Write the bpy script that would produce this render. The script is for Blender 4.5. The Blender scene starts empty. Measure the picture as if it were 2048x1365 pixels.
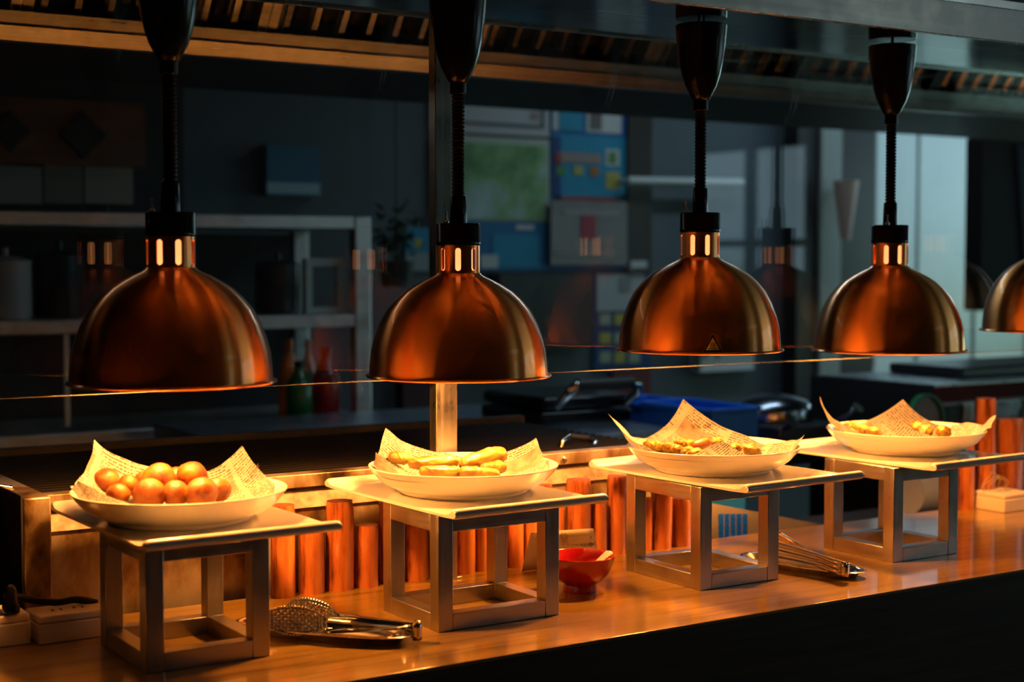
import bpy, bmesh, math, random
from mathutils import Vector, Matrix, noise
random.seed(7)
R = math.radians
scene = bpy.context.scene
col = scene.collection
CAMZ = 1.45          # camera height over the floor
CT = 0.90            # counter top height

# ------------------------------------------------------------------ camera
FPX, CX, CY = 3050.0, 1024.0, 682.5
PITCH = math.atan(158.5 / FPX)
YAW = math.pi / 2 - math.atan(4744.0 / (FPX / math.cos(PITCH)))
vf = Vector((math.sin(YAW) * math.cos(PITCH), math.cos(YAW) * math.cos(PITCH), -math.sin(PITCH)))
vr = Vector((math.cos(YAW), -math.sin(YAW), 0))
vu = vr.cross(vf)
CAM = Vector((0, 0, CAMZ))
cd = bpy.data.cameras.new('camera')
cam = bpy.data.objects.new('camera', cd)
col.objects.link(cam)
cam.matrix_world = Matrix(((vr.x, vu.x, -vf.x, 0), (vr.y, vu.y, -vf.y, 0), (vr.z, vu.z, -vf.z, CAMZ), (0, 0, 0, 1)))
cd.sensor_width = 36
cd.lens = FPX / 2048 * 36
cd.dof.use_dof = True
cd.dof.focus_distance = 2.48
cd.dof.aperture_fstop = 3.0
cd.clip_start = 0.05
scene.camera = cam


def ray(x, y):
    return vf + vr * ((x - CX) / FPX) - vu * ((y - CY) / FPX)


def atY(x, y, Y):
    d = ray(x, y)
    return CAM + d * (Y / d.y)


def atZ(x, y, z):
    d = ray(x, y)
    return CAM + d * ((z - CAMZ) / d.z)


def atX(x, y, X):
    d = ray(x, y)
    return CAM + d * (X / d.x)


def atD(x, y, Z):
    return CAM + ray(x, y) * Z


def depth_of(p):
    return (Vector(p) - CAM).dot(vf)


rh = Vector((vr.x, vr.y, 0))                      # to the viewer's right, level
dh = Vector((vf.x, vf.y, 0)).normalized()         # away from the viewer, level

# ------------------------------------------------------------------ materials
MATS = {}


def new_mat(name):
    m = bpy.data.materials.new(name)
    m.use_nodes = True
    nt = m.node_tree
    b = nt.nodes['Principled BSDF']
    MATS[name] = m
    return m, nt, b


def mat(name, c, rough=0.5, metal=0.0, coat=0.0, coat_r=0.1, noise_amt=0.0, noise_scale=30, bump=0.0, spec=None, sss=0.0, stretch=None):
    m, nt, b = new_mat(name)
    b.inputs['Base Color'].default_value = (*c, 1)
    b.inputs['Roughness'].default_value = rough
    b.inputs['Metallic'].default_value = metal
    b.inputs['Coat Weight'].default_value = coat
    b.inputs['Coat Roughness'].default_value = coat_r
    if spec is not None:
        b.inputs['Specular IOR Level'].default_value = spec
    if sss:
        b.inputs['Subsurface Weight'].default_value = sss
        b.inputs['Subsurface Radius'].default_value = (0.01, 0.005, 0.002)
    if noise_amt or bump:
        tc = nt.nodes.new('ShaderNodeTexCoord')
        mp = nt.nodes.new('ShaderNodeMapping')
        if stretch:
            mp.inputs['Scale'].default_value = stretch
        nz = nt.nodes.new('ShaderNodeTexNoise')
        nz.inputs['Scale'].default_value = noise_scale
        nz.inputs['Detail'].default_value = 6
        nt.links.new(tc.outputs['Object'], mp.inputs['Vector'])
        nt.links.new(mp.outputs[0], nz.inputs['Vector'])
        if noise_amt:
            mr = nt.nodes.new('ShaderNodeMapRange')
            mr.inputs['From Min'].default_value = 0.3
            mr.inputs['From Max'].default_value = 0.7
            mr.inputs['To Min'].default_value = 1 - noise_amt
            mr.inputs['To Max'].default_value = 1 + noise_amt * 0.5
            mx = nt.nodes.new('ShaderNodeVectorMath')
            mx.operation = 'SCALE'
            mx.inputs[0].default_value = c
            nt.links.new(nz.outputs[0], mr.inputs['Value'])
            nt.links.new(mr.outputs[0], mx.inputs['Scale'])
            nt.links.new(mx.outputs[0], b.inputs['Base Color'])
        if bump:
            bp = nt.nodes.new('ShaderNodeBump')
            bp.inputs['Strength'].default_value = bump
            bp.inputs['Distance'].default_value = 0.002
            nt.links.new(nz.outputs[0], bp.inputs['Height'])
            nt.links.new(bp.outputs[0], b.inputs['Normal'])
    return m


def ramp_mat(name, stops, scale, rough=0.5, stretch=(1, 1, 1), detail=6, bump=0.2, coat=0.0, coat_r=0.2, metal=0.0, dist=0.001, sss=0.0, rough2=None):
    m, nt, b = new_mat(name)
    tc = nt.nodes.new('ShaderNodeTexCoord')
    mp = nt.nodes.new('ShaderNodeMapping')
    mp.inputs['Scale'].default_value = stretch
    nz = nt.nodes.new('ShaderNodeTexNoise')
    nz.inputs['Scale'].default_value = scale
    nz.inputs['Detail'].default_value = detail
    nz.inputs['Roughness'].default_value = 0.6
    cr = nt.nodes.new('ShaderNodeValToRGB')
    el = cr.color_ramp.elements
    while len(el) < len(stops):
        el.new(0.5)
    for e, (p, c) in zip(el, stops):
        e.position = p
        e.color = (*c, 1)
    nt.links.new(tc.outputs['Object'], mp.inputs['Vector'])
    nt.links.new(mp.outputs[0], nz.inputs['Vector'])
    nt.links.new(nz.outputs[0], cr.inputs[0])
    nt.links.new(cr.outputs[0], b.inputs['Base Color'])
    b.inputs['Roughness'].default_value = rough
    b.inputs['Metallic'].default_value = metal
    b.inputs['Coat Weight'].default_value = coat
    b.inputs['Coat Roughness'].default_value = coat_r
    if sss:
        b.inputs['Subsurface Weight'].default_value = sss
        b.inputs['Subsurface Radius'].default_value = (0.012, 0.005, 0.002)
    if bump:
        bp = nt.nodes.new('ShaderNodeBump')
        bp.inputs['Strength'].default_value = bump
        bp.inputs['Distance'].default_value = dist
        nt.links.new(nz.outputs[0], bp.inputs['Height'])
        nt.links.new(bp.outputs[0], b.inputs['Normal'])
    if rough2 is not None:
        mr = nt.nodes.new('ShaderNodeMapRange')
        mr.inputs['From Min'].default_value = 0.35
        mr.inputs['From Max'].default_value = 0.65
        mr.inputs['To Min'].default_value = rough
        mr.inputs['To Max'].default_value = rough2
        nt.links.new(nz.outputs[0], mr.inputs['Value'])
        nt.links.new(mr.outputs[0], b.inputs['Roughness'])
    return m


def emit_mat(name, c, s):
    m, nt, b = new_mat(name)
    b.inputs['Base Color'].default_value = (*c, 1)
    b.inputs['Emission Color'].default_value = (*c, 1)
    b.inputs['Emission Strength'].default_value = s
    return m


def copper_mat():
    m, nt, b = new_mat('spun_copper')
    b.inputs['Base Color'].default_value = (1.0, 0.37, 0.09, 1)
    b.inputs['Metallic'].default_value = 1
    b.inputs['Anisotropic'].default_value = 1.0
    b.inputs['Anisotropic Rotation'].default_value = 0.25
    b.inputs['Coat Weight'].default_value = 0.35
    b.inputs['Coat Roughness'].default_value = 0.06
    tg = nt.nodes.new('ShaderNodeTangent')
    tg.direction_type = 'RADIAL'
    tg.axis = 'Z'
    nt.links.new(tg.outputs[0], b.inputs['Tangent'])
    tc = nt.nodes.new('ShaderNodeTexCoord')
    mp = nt.nodes.new('ShaderNodeMapping')
    mp.inputs['Scale'].default_value = (2, 2, 900)
    nz = nt.nodes.new('ShaderNodeTexNoise')
    nz.inputs['Scale'].default_value = 1.0
    nz.inputs['Detail'].default_value = 3
    nt.links.new(tc.outputs['Object'], mp.inputs['Vector'])
    nt.links.new(mp.outputs[0], nz.inputs['Vector'])
    mr = nt.nodes.new('ShaderNodeMapRange')
    mr.inputs['To Min'].default_value = 0.29
    mr.inputs['To Max'].default_value = 0.34
    nt.links.new(nz.outputs[0], mr.inputs['Value'])
    nt.links.new(mr.outputs[0], b.inputs['Roughness'])
    return m


def steel_mat(name, c, rough, brush=(2, 2, 300), amt=0.25, aniso=0.0):
    m, nt, b = new_mat(name)
    b.inputs['Metallic'].default_value = 1
    tc = nt.nodes.new('ShaderNodeTexCoord')
    mp = nt.nodes.new('ShaderNodeMapping')
    mp.inputs['Scale'].default_value = brush
    nz = nt.nodes.new('ShaderNodeTexNoise')
    nz.inputs['Scale'].default_value = 1.0
    nz.inputs['Detail'].default_value = 5
    nt.links.new(tc.outputs['Object'], mp.inputs['Vector'])
    nt.links.new(mp.outputs[0], nz.inputs['Vector'])
    n2 = nt.nodes.new('ShaderNodeTexNoise')
    n2.inputs['Scale'].default_value = 22
    n2.inputs['Detail'].default_value = 6
    nt.links.new(tc.outputs['Object'], n2.inputs['Vector'])
    ad = nt.nodes.new('ShaderNodeMath')
    ad.operation = 'ADD'
    nt.links.new(nz.outputs[0], ad.inputs[0])
    nt.links.new(n2.outputs[0], ad.inputs[1])
    mr = nt.nodes.new('ShaderNodeMapRange')
    mr.inputs['From Min'].default_value = 0.7
    mr.inputs['From Max'].default_value = 1.3
    mr.inputs['To Min'].default_value = 1 - amt
    mr.inputs['To Max'].default_value = 1 + amt * .4
    nt.links.new(ad.outputs[0], mr.inputs['Value'])
    mx = nt.nodes.new('ShaderNodeVectorMath')
    mx.operation = 'SCALE'
    mx.inputs[0].default_value = c
    nt.links.new(mr.outputs[0], mx.inputs['Scale'])
    nt.links.new(mx.outputs[0], b.inputs['Base Color'])
    m2 = nt.nodes.new('ShaderNodeMapRange')
    m2.inputs['From Min'].default_value = 0.7
    m2.inputs['From Max'].default_value = 1.3
    m2.inputs['To Min'].default_value = rough * 0.8
    m2.inputs['To Max'].default_value = rough * 1.3
    nt.links.new(ad.outputs[0], m2.inputs['Value'])
    nt.links.new(m2.outputs[0], b.inputs['Roughness'])
    return m


def glass_mat():
    m, nt, b = new_mat('clear_glass')
    nt.nodes.remove(b)
    out = nt.nodes['Material Output']
    tr = nt.nodes.new('ShaderNodeBsdfTransparent')
    tr.inputs[0].default_value = (0.93, 0.96, 0.95, 1)
    gl = nt.nodes.new('ShaderNodeBsdfGlossy')
    gl.inputs['Roughness'].default_value = 0.0
    gl.inputs['Color'].default_value = (1, 1, 1, 1)
    ge = nt.nodes.new('ShaderNodeNewGeometry')
    dp = nt.nodes.new('ShaderNodeVectorMath')
    dp.operation = 'DOT_PRODUCT'
    nt.links.new(ge.outputs['Normal'], dp.inputs[0])
    nt.links.new(ge.outputs['Incoming'], dp.inputs[1])
    ab = nt.nodes.new('ShaderNodeMath'); ab.operation = 'ABSOLUTE'
    nt.links.new(dp.outputs['Value'], ab.inputs[0])
    su = nt.nodes.new('ShaderNodeMath'); su.operation = 'SUBTRACT'
    su.inputs[0].default_value = 1
    nt.links.new(ab.outputs[0], su.inputs[1])
    pw = nt.nodes.new('ShaderNodeMath'); pw.operation = 'POWER'
    nt.links.new(su.outputs[0], pw.inputs[0]); pw.inputs[1].default_value = 5
    ma = nt.nodes.new('ShaderNodeMath'); ma.operation = 'MULTIPLY_ADD'
    nt.links.new(pw.outputs[0], ma.inputs[0]); ma.inputs[1].default_value = 0.95; ma.inputs[2].default_value = 0.05
    mix = nt.nodes.new('ShaderNodeMixShader')
    nt.links.new(ma.outputs[0], mix.inputs[0])
    nt.links.new(tr.outputs[0], mix.inputs[1])
    nt.links.new(gl.outputs[0], mix.inputs[2])
    nt.links.new(mix.outputs[0], out.inputs[0])
    return m


def wood_top_mat():
    m, nt, b = new_mat('counter_wood')
    tc = nt.nodes.new('ShaderNodeTexCoord')
    mp = nt.nodes.new('ShaderNodeMapping')
    mp.inputs['Scale'].default_value = (1.2, 26, 26)
    nz = nt.nodes.new('ShaderNodeTexNoise')
    nz.inputs['Scale'].default_value = 2.2
    nz.inputs['Detail'].default_value = 9
    nz.inputs['Roughness'].default_value = 0.65
    nz.inputs['Distortion'].default_value = 0.6
    nt.links.new(tc.outputs['Object'], mp.inputs['Vector'])
    nt.links.new(mp.outputs[0], nz.inputs['Vector'])
    cr = nt.nodes.new('ShaderNodeValToRGB')
    el = cr.color_ramp.elements
    el[0].position = 0.34; el[0].color = (0.17, 0.088, 0.011, 1)
    el[1].position = 0.60; el[1].color = (0.34, 0.205, 0.035, 1)
    e = el.new(0.45); e.color = (0.27, 0.158, 0.024, 1)
    nt.links.new(nz.outputs[0], cr.inputs[0])
    nt.links.new(cr.outputs[0], b.inputs['Base Color'])
    b.inputs['Roughness'].default_value = 0.30
    b.inputs['Coat Weight'].default_value = 0.75
    b.inputs['Coat Roughness'].default_value = 0.10
    b.inputs['Specular IOR Level'].default_value = 0.3
    bp = nt.nodes.new('ShaderNodeBump')
    bp.inputs['Strength'].default_value = 0.12
    bp.inputs['Distance'].default_value = 0.001
    nt.links.new(nz.outputs[0], bp.inputs['Height'])
    nt.links.new(bp.outputs[0], b.inputs['Normal'])
    return m


def news_mat():
    """Printed food paper: grey lines of illegible type and a few brown picture blocks, laid out in the sheet's own UV."""
    m, nt, b = new_mat('printed_paper')
    N, L = nt.nodes.new, nt.links.new

    def math_(op, a, c=None, d=None):
        n = N('ShaderNodeMath'); n.operation = op
        for i, v in enumerate((a, c, d)):
            if v is None:
                continue
            if isinstance(v, (int, float)):
                n.inputs[i].default_value = v
            else:
                L(v, n.inputs[i])
        return n.outputs[0]
    uv = N('ShaderNodeUVMap'); uv.uv_map = 'UVMap'
    sx = N('ShaderNodeSeparateXYZ'); L(uv.outputs[0], sx.inputs[0])
    U, V = sx.outputs[0], sx.outputs[1]
    pitch = 0.0056
    row = math_('DIVIDE', V, pitch)
    rowf = math_('FRACT', row)
    rowi = math_('FLOOR', row)
    wn0 = N('ShaderNodeTexWhiteNoise'); wn0.noise_dimensions = '1D'; L(rowi, wn0.inputs['W'])
    xo = math_('ADD', math_('DIVIDE', U, 0.0016), math_('MULTIPLY', wn0.outputs[0], 57.0))
    xi = math_('FLOOR', xo)
    cb = N('ShaderNodeCombineXYZ'); L(xi, cb.inputs[0]); L(rowi, cb.inputs[1])
    wn = N('ShaderNodeTexWhiteNoise'); wn.noise_dimensions = '2D'; L(cb.outputs[0], wn.inputs['Vector'])
    ink = math_('GREATER_THAN', wn.outputs[0], 0.30)
    band = math_('MULTIPLY', math_('GREATER_THAN', rowf, 0.28), math_('LESS_THAN', rowf, 0.72))
    colf = math_('FRACT', math_('ADD', math_('DIVIDE', U, 0.085), 0.37))
    gut = math_('MULTIPLY', math_('GREATER_THAN', colf, 0.06), math_('LESS_THAN', colf, 0.95))
    lastw = math_('LESS_THAN', colf, math_('ADD', 0.78, math_('MULTIPLY', wn0.outputs[0], 0.4)))
    text = math_('MULTIPLY', math_('MULTIPLY', ink, band), math_('MULTIPLY', gut, lastw))
    # picture blocks
    cell = 0.085
    cu = math_('ADD', math_('DIVIDE', U, cell), 0.37); cv = math_('DIVIDE', V, 0.11)
    cui, cvi = math_('FLOOR', cu), math_('FLOOR', cv)
    c2 = N('ShaderNodeCombineXYZ'); L(cui, c2.inputs[0]); L(cvi, c2.inputs[1])
    w2 = N('ShaderNodeTexWhiteNoise'); w2.noise_dimensions = '2D'; L(c2.outputs[0], w2.inputs['Vector'])
    cvf = math_('FRACT', cv)
    zone = math_('MULTIPLY', math_('MULTIPLY', math_('GREATER_THAN', cvf, 0.55), math_('LESS_THAN', cvf, 0.95)),
                 math_('MULTIPLY', math_('GREATER_THAN', colf, 0.08), math_('LESS_THAN', colf, 0.92)))
    pic = math_('MULTIPLY', math_('GREATER_THAN', w2.outputs[0], 0.62), zone)
    nopic = math_('SUBTRACT', 1.0, pic)
    text = math_('MULTIPLY', text, nopic)
    nz = N('ShaderNodeTexNoise'); nz.inputs['Scale'].default_value = 60; nz.inputs['Detail'].default_value = 4
    L(uv.outputs[0], nz.inputs['Vector'])
    pr = N('ShaderNodeValToRGB')
    pr.color_ramp.elements[0].position = .35; pr.color_ramp.elements[0].color = (.15, .085, .05, 1)
    pr.color_ramp.elements[1].position = .65; pr.color_ramp.elements[1].color = (.26, .19, .14, 1)
    L(nz.outputs[0], pr.inputs[0])
    m1 = N('ShaderNodeMix'); m1.data_type = 'RGBA'
    L(math_('MULTIPLY', text, 0.9), m1.inputs[0])
    m1.inputs[6].default_value = (0.31, 0.305, 0.29, 1)
    m1.inputs[7].default_value = (0.045, 0.038, 0.03, 1)
    m2 = N('ShaderNodeMix'); m2.data_type = 'RGBA'
    L(math_('MULTIPLY', pic, 0.8), m2.inputs[0])
    L(m1.outputs[2], m2.inputs[6]); L(pr.outputs[0], m2.inputs[7])
    L(m2.outputs[2], b.inputs['Base Color'])
    b.inputs['Roughness'].default_value = 0.62
    # thin paper lets light through
    tl = N('ShaderNodeBsdfTranslucent'); L(m2.outputs[2], tl.inputs[0])
    mx = N('ShaderNodeMixShader'); mx.inputs[0].default_value = 0.22
    L(b.outputs[0], mx.inputs[1]); L(tl.outputs[0], mx.inputs[2])
    L(mx.outputs[0], nt.nodes['Material Output'].inputs[0])
    return m


def window_mat(name, strength):
    """daylight seen through the panes: pale sky above, out-of-focus greenery below"""
    m, nt, b = new_mat(name)
    N, L = nt.nodes.new, nt.links.new
    tc = N('ShaderNodeTexCoord')
    sp = N('ShaderNodeSeparateXYZ'); L(tc.outputs['Object'], sp.inputs[0])
    nz = N('ShaderNodeTexNoise'); nz.inputs['Scale'].default_value = 2.4; nz.inputs['Detail'].default_value = 5
    L(tc.outputs['Object'], nz.inputs['Vector'])
    ad = N('ShaderNodeMath'); ad.operation = 'MULTIPLY_ADD'
    L(nz.outputs[0], ad.inputs[0]); ad.inputs[1].default_value = 1.6
    L(sp.outputs[2], ad.inputs[2])
    cr = N('ShaderNodeValToRGB')
    el = cr.color_ramp.elements
    el[0].position = 0.0; el[0].color = (.10, .22, .10, 1)
    el[1].position = 1.0; el[1].color = (.62, .88, 1.0, 1)
    e = el.new(0.42); e.color = (.25, .42, .20, 1)
    e = el.new(0.58); e.color = (.50, .78, .95, 1)
    mr = N('ShaderNodeMapRange')
    mr.inputs['From Min'].default_value = 1.2; mr.inputs['From Max'].default_value = 3.2
    L(ad.outputs[0], mr.inputs['Value']); L(mr.outputs[0], cr.inputs[0])
    em = N('ShaderNodeEmission'); em.inputs['Strength'].default_value = strength
    L(cr.outputs[0], em.inputs[0])
    L(em.outputs[0], nt.nodes['Material Output'].inputs[0])
    return m


# ------------------------------------------------------------------ mesh builder
class MB:
    def __init__(s):
        s.v, s.f, s.mi, s.cur = [], [], [], 0

    def add(s, vs, fs):
        o = len(s.v)
        s.v += [tuple(v) for v in vs]
        s.f += [tuple(i + o for i in f) for f in fs]
        s.mi += [s.cur] * len(fs)
        return s

    def box(s, x0, y0, z0, x1, y1, z1, M=None):
        vs = [Vector(p) for p in ((x0, y0, z0), (x1, y0, z0), (x1, y1, z0), (x0, y1, z0), (x0, y0, z1), (x1, y0, z1), (x1, y1, z1), (x0, y1, z1))]
        if M is not None:
            vs = [M @ v for v in vs]
        return s.add(vs, [(0, 3, 2, 1), (4, 5, 6, 7), (0, 1, 5, 4), (1, 2, 6, 5), (2, 3, 7, 6), (3, 0, 4, 7)])

    def lathe(s, prof, n=48, M=None, closed=False):
        vs, fs = [], []
        for (r, z) in prof:
            for k in range(n):
                a = 2 * math.pi * k / n
                p = Vector((r * math.cos(a), r * math.sin(a), z))
                vs.append(M @ p if M is not None else p)
        m = len(prof)
        for i in range(m if closed else m - 1):
            j = (i + 1) % m
            for k in range(n):
                l = (k + 1) % n
                fs.append((i * n + k, i * n + l, j * n + l, j * n + k))
        if not closed:
            fs.append(tuple(range(n))[::-1])
            fs.append(tuple((m - 1) * n + k for k in range(n)))
        return s.add(vs, fs)

    def tube(s, pts, r, n=10, caps=True, closed=False):
        pts = [Vector(p) for p in pts]
        m = len(pts)
        rs = r if isinstance(r, (list, tuple)) else [r] * m
        vs, fs = [], []
        up = None
        for i, p in enumerate(pts):
            a = pts[(i - 1) % m] if (closed or i > 0) else p
            b = pts[(i + 1) % m] if (closed or i < m - 1) else p
            t = (b - a).normalized()
            if up is None:
                up = Vector((0, 0, 1)) if abs(t.z) < .9 else Vector((1, 0, 0))
            sd = t.cross(up).normalized()
            up = sd.cross(t).normalized()
            for k in range(n):
                q = 2 * math.pi * k / n
                vs.append(p + (sd * math.cos(q) + up * math.sin(q)) * rs[i])
        for i in range(m if closed else m - 1):
            j = (i + 1) % m
            for k in range(n):
                l = (k + 1) % n
                fs.append((i * n + k, j * n + k, j * n + l, i * n + l))
        if caps and not closed:
            fs.append(tuple(range(n)))
            fs.append(tuple((m - 1) * n + k for k in range(n))[::-1])
        return s.add(vs, fs)

    def grid(s, fn, nu, nv):
        vs = [fn(i / nu, j / nv) for j in range(nv + 1) for i in range(nu + 1)]
        w = nu + 1
        return s.add(vs, [(j * w + i, j * w + i + 1, (j + 1) * w + i + 1, (j + 1) * w + i) for j in range(nv) for i in range(nu)])

    def prism(s, poly, d):
        """poly: list of 3D points, extruded along vector d"""
        d = Vector(d); n = len(poly)
        a = [Vector(p) for p in poly]
        vs = a + [p + d for p in a]
        fs = [tuple(range(n))[::-1], tuple(range(n, 2 * n))]
        fs += [(i, (i + 1) % n, (i + 1) % n + n, i + n) for i in range(n)]
        return s.add(vs, fs)

    def build(s, name, m, parent=None, smooth=True, angle=40, bevel=0.0, solid=0.0, subsurf=0, uv=None, loc=None):
        me = bpy.data.meshes.new(name)
        me.from_pydata(s.v, [], s.f)
        ms = m if isinstance(m, (list, tuple)) else [m]
        for q in ms:
            me.materials.append(q)
        for p, k in zip(me.polygons, s.mi):
            p.material_index = k
        if uv:
            lay = me.uv_layers.new(name='UVMap')
            for lp in me.loops:
                lay.data[lp.index].uv = uv[lp.vertex_index]
        bm = bmesh.new(); bm.from_mesh(me)
        bmesh.ops.recalc_face_normals(bm, faces=bm.faces)
        bm.to_mesh(me); bm.free()
        if smooth:
            for p in me.polygons:
                p.use_smooth = True
            me.set_sharp_from_angle(angle=R(angle))
        o = bpy.data.objects.new(name, me)
        col.objects.link(o)
        if parent:
            o.parent = parent
        if loc is not None:
            o.location = loc
        if solid:
            md = o.modifiers.new('solid', 'SOLIDIFY'); md.thickness = solid; md.offset = 0
        if bevel:
            md = o.modifiers.new('bevel', 'BEVEL'); md.width = bevel; md.segments = 2; md.limit_method = 'ANGLE'
        if subsurf:
            md = o.modifiers.new('sub', 'SUBSURF'); md.levels = subsurf; md.render_levels = subsurf
        return o


def B(*a, **k):
    return MB().box(*a, **k)


def tag(o, label, cat, group=None, kind=None):
    o['label'] = label
    o['category'] = cat
    if group:
        o['group'] = group
    if kind:
        o['kind'] = kind
    return o


def thing(name, label, cat, loc=(0, 0, 0), group=None, rz=0):
    o = bpy.data.objects.new(name, None)
    col.objects.link(o)
    o.location = loc
    o.rotation_euler = (0, 0, rz)
    return tag(o, label, cat, group)


def struct(o):
    o['kind'] = 'structure'
    return o


def copy_tree(o, parent=None):
    c = o.copy()
    col.objects.link(c)
    if parent:
        c.parent = parent
    for ch in [x for x in bpy.data.objects if x.parent == o]:
        copy_tree(ch, c)
    return c


def text_polys(body, size):
    cu = bpy.data.curves.new('lettering', 'FONT')
    cu.body = body
    cu.size = size
    cu.align_x = 'LEFT'
    o = bpy.data.objects.new('lettering', cu)
    col.objects.link(o)
    dg = bpy.context.evaluated_depsgraph_get()
    dg.update()
    me = bpy.data.meshes.new_from_object(o.evaluated_get(dg))
    vs = [v.co.copy() for v in me.vertices]
    fs = [tuple(p.vertices) for p in me.polygons]
    bpy.data.objects.remove(o)
    bpy.data.curves.remove(cu)
    bpy.data.meshes.remove(me)
    return vs, fs


# ------------------------------------------------------------------ tunables
WIN = 1.1
WINK = 5.0
BULB_W = 43.0
BULB_COL = (1.0, 0.345, 0.06)
KZ = .90              # bowl height factor
KB = 1.04            # bowl size factor
# ------------------------------------------------------------------ material set
copper = copper_mat()
white_inner = mat('lamp_inner_white', (.62, .56, .48), .4)
black_plastic = mat('black_plastic', (.006, .006, .007), .22, coat=.12, coat_r=.06, spec=.22)
black_matt = mat('black_matt', (.012, .012, .012), .55)
black_cord = mat('black_cord', (.006, .006, .006), .45, spec=.2)
bulb_neck = emit_mat('glowing_bulb_neck', (1.0, .50, .17), 1.1)
bulb_face = emit_mat('glowing_bulb_face', (1.0, .50, .16), 14)
ceramic = mat('white_ceramic', (.70, .69, .66), .16, coat=.5, coat_r=.05)
stand_steel = steel_mat('brushed_steel_tube', (.50, .48, .45), .33, (200, 200, 3), .14)
steel = steel_mat('stainless_steel', (.58, .58, .58), .28, (3, 3, 200), .25)
gantry_steel = steel_mat('canopy_steel', (.58, .58, .56), .26, (2, 40, 40), .06)
polished = steel_mat('polished_steel', (.66, .64, .60), .14, (120, 3, 3), .15)
hood_steel = steel_mat('hood_steel', (.42, .42, .42), .33, (3, 200, 200), .25)
counter_wood = wood_top_mat()
fascia_wood = ramp_mat('dark_fascia_wood', [(.3, (.028, .018, .012)), (.7, (.085, .055, .036))], 3, .45, (1.2, 30, 22), bump=.1)
paper_mat = news_mat()
ink = mat('dark_ink', (.05, .035, .03), .7)
log_wood = ramp_mat('lacquered_log', [(.34, (.085, .018, .005)), (.47, (.43, .125, .030)), (.70, (.62, .26, .065))], 9, .24, (4, 4, .5), bump=.25, coat=.6, coat_r=.12)
log_end = ramp_mat('log_end_grain', [(.3, (.07, .016, .007)), (.7, (.22, .06, .02))], 60, .5, bump=.6)
stained_steel = None
gl = glass_mat()
window_pane = window_mat('daylit_window', WIN)
kitchen_pane = window_mat('daylit_kitchen_window', WINK)
side_pane = window_mat('daylit_side_window', 2.2)
wall_paint = mat('grey_blue_wall', (.095, .115, .13), .6, noise_amt=.15, noise_scale=3)
ceil_paint = mat('ceiling_paint', (.22, .22, .20), .9)
dining_wall = mat('dining_wall_paint', (.10, .075, .06), .8)
floor_tile = mat('floor_tile', (.06, .055, .05), .45, noise_amt=.2, noise_scale=6)
white_paint = mat('white_panel_paint', (.72, .76, .76), .45, noise_amt=.06, noise_scale=4)
dark_brown = mat('dark_brown_board', (.035, .022, .018), .4, noise_amt=.3, noise_scale=8)


def stained():
    m = ramp_mat('oil_stained_steel', [(.36, (.06, .035, .02)), (.46, (.30, .20, .09)), (.60, (.52, .46, .36)), (.75, (.62, .58, .50))], 11, .30, (1, 1, .55), bump=.25, metal=.75, rough2=.5, detail=9)
    return m


stained_steel = stained()

# ================================================================== THE SETTING
struct(B(-3, -4, -.05, 7.2, 5.4, 0).build('floor', floor_tile, smooth=False))
struct(B(-3, -4, 2.75, 7.2, 5.4, 2.8).build('ceiling', ceil_paint, smooth=False))
struct(B(-3, 5.2, 0, 7.2, 5.3, 2.75).build('wall_back', wall_paint, smooth=False))
struct(B(-3.1, -4, 0, -3, 5.3, 2.75).build('wall_left', dining_wall, smooth=False))
struct(B(-3, -4.1, 0, 7.2, -4, 2.75).build('wall_front', dining_wall, smooth=False))
# right-hand wall with three window openings, built as piers and bands
XR = 6.9
wins = [(-3.9, -2.7), (-.9, 1.5), (3.0, 4.95)]
mb = MB()
mb.box(XR, -4, 0, XR + .1, 5.2, .95).box(XR, -4, 2.25, XR + .1, 5.2, 2.75)
ys = [-4] + [v for w in wins for v in w] + [5.2]
for a, b_ in zip(ys[0::2], ys[1::2]):
    mb.box(XR, a, .95, XR + .1, b_, 2.25)
struct(mb.build('wall_right', dining_wall, smooth=False))
for k, (a, b_) in enumerate(wins):
    w = struct(B(XR + .06, a, .95, XR + .08, b_, 2.25).build('window_%d' % (k + 1), (window_pane, side_pane, kitchen_pane)[k], smooth=False))
    mb = MB()
    for t in (0, .5, 1):
        y = a + (b_ - a - .05) * t
        mb.box(XR - .01, y, .95, XR + .06, y + .05, 2.25)
    for z in (.95, 1.55, 2.2):
        mb.box(XR - .005, a, z, XR + .06, b_, z + .05)
    mb.build('window_frame', dark_brown, w, smooth=False)
# dark timber bulkhead above the lamp canopy
struct(B(-3, 1.90, 1.925, 6.9, 2.45, 2.75).build('wall_bulkhead', dark_brown, smooth=False))

# ================================================================== COUNTER
YF, YB = 1.778, 2.312
t = thing('serving_counter', 'long wood topped buffet counter with dark grained front', 'counter', (0, YF, 0))
B(-2.2, 0, CT - .006, 6.2, YB - YF, CT).build('worktop', counter_wood, t, bevel=.0015)
B(-2.2, .001, .06, 6.2, .03, CT - .006).build('front_panel', fascia_wood, t, smooth=False)
B(-2.2, .03, 0, 6.2, YB - YF - .02, CT - .0065).build('carcass', black_matt, t, smooth=False)

# ================================================================== LAMP CANOPY (gantry)
ZL, ZU = CAMZ + .39, CAMZ + .457
t = thing('lamp_canopy', 'long brushed steel overhead canopy that carries the copper lamps and the glass', 'canopy', (0, 1.82, ZL))
B(-2.2, 0, 0, 6.5, .012, .058).build('fascia', gantry_steel, t, bevel=.001)
B(-2.2, .012, .062, 6.5, .65, .075).build('underside_panel', steel_mat('mirror_steel', (.50, .52, .54), .13, (2, 12, 12), .05), t, smooth=False)
B(-2.2, .638, .058, 6.5, .65, .0618).build('rear_lip', gantry_steel, t, smooth=False)

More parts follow.
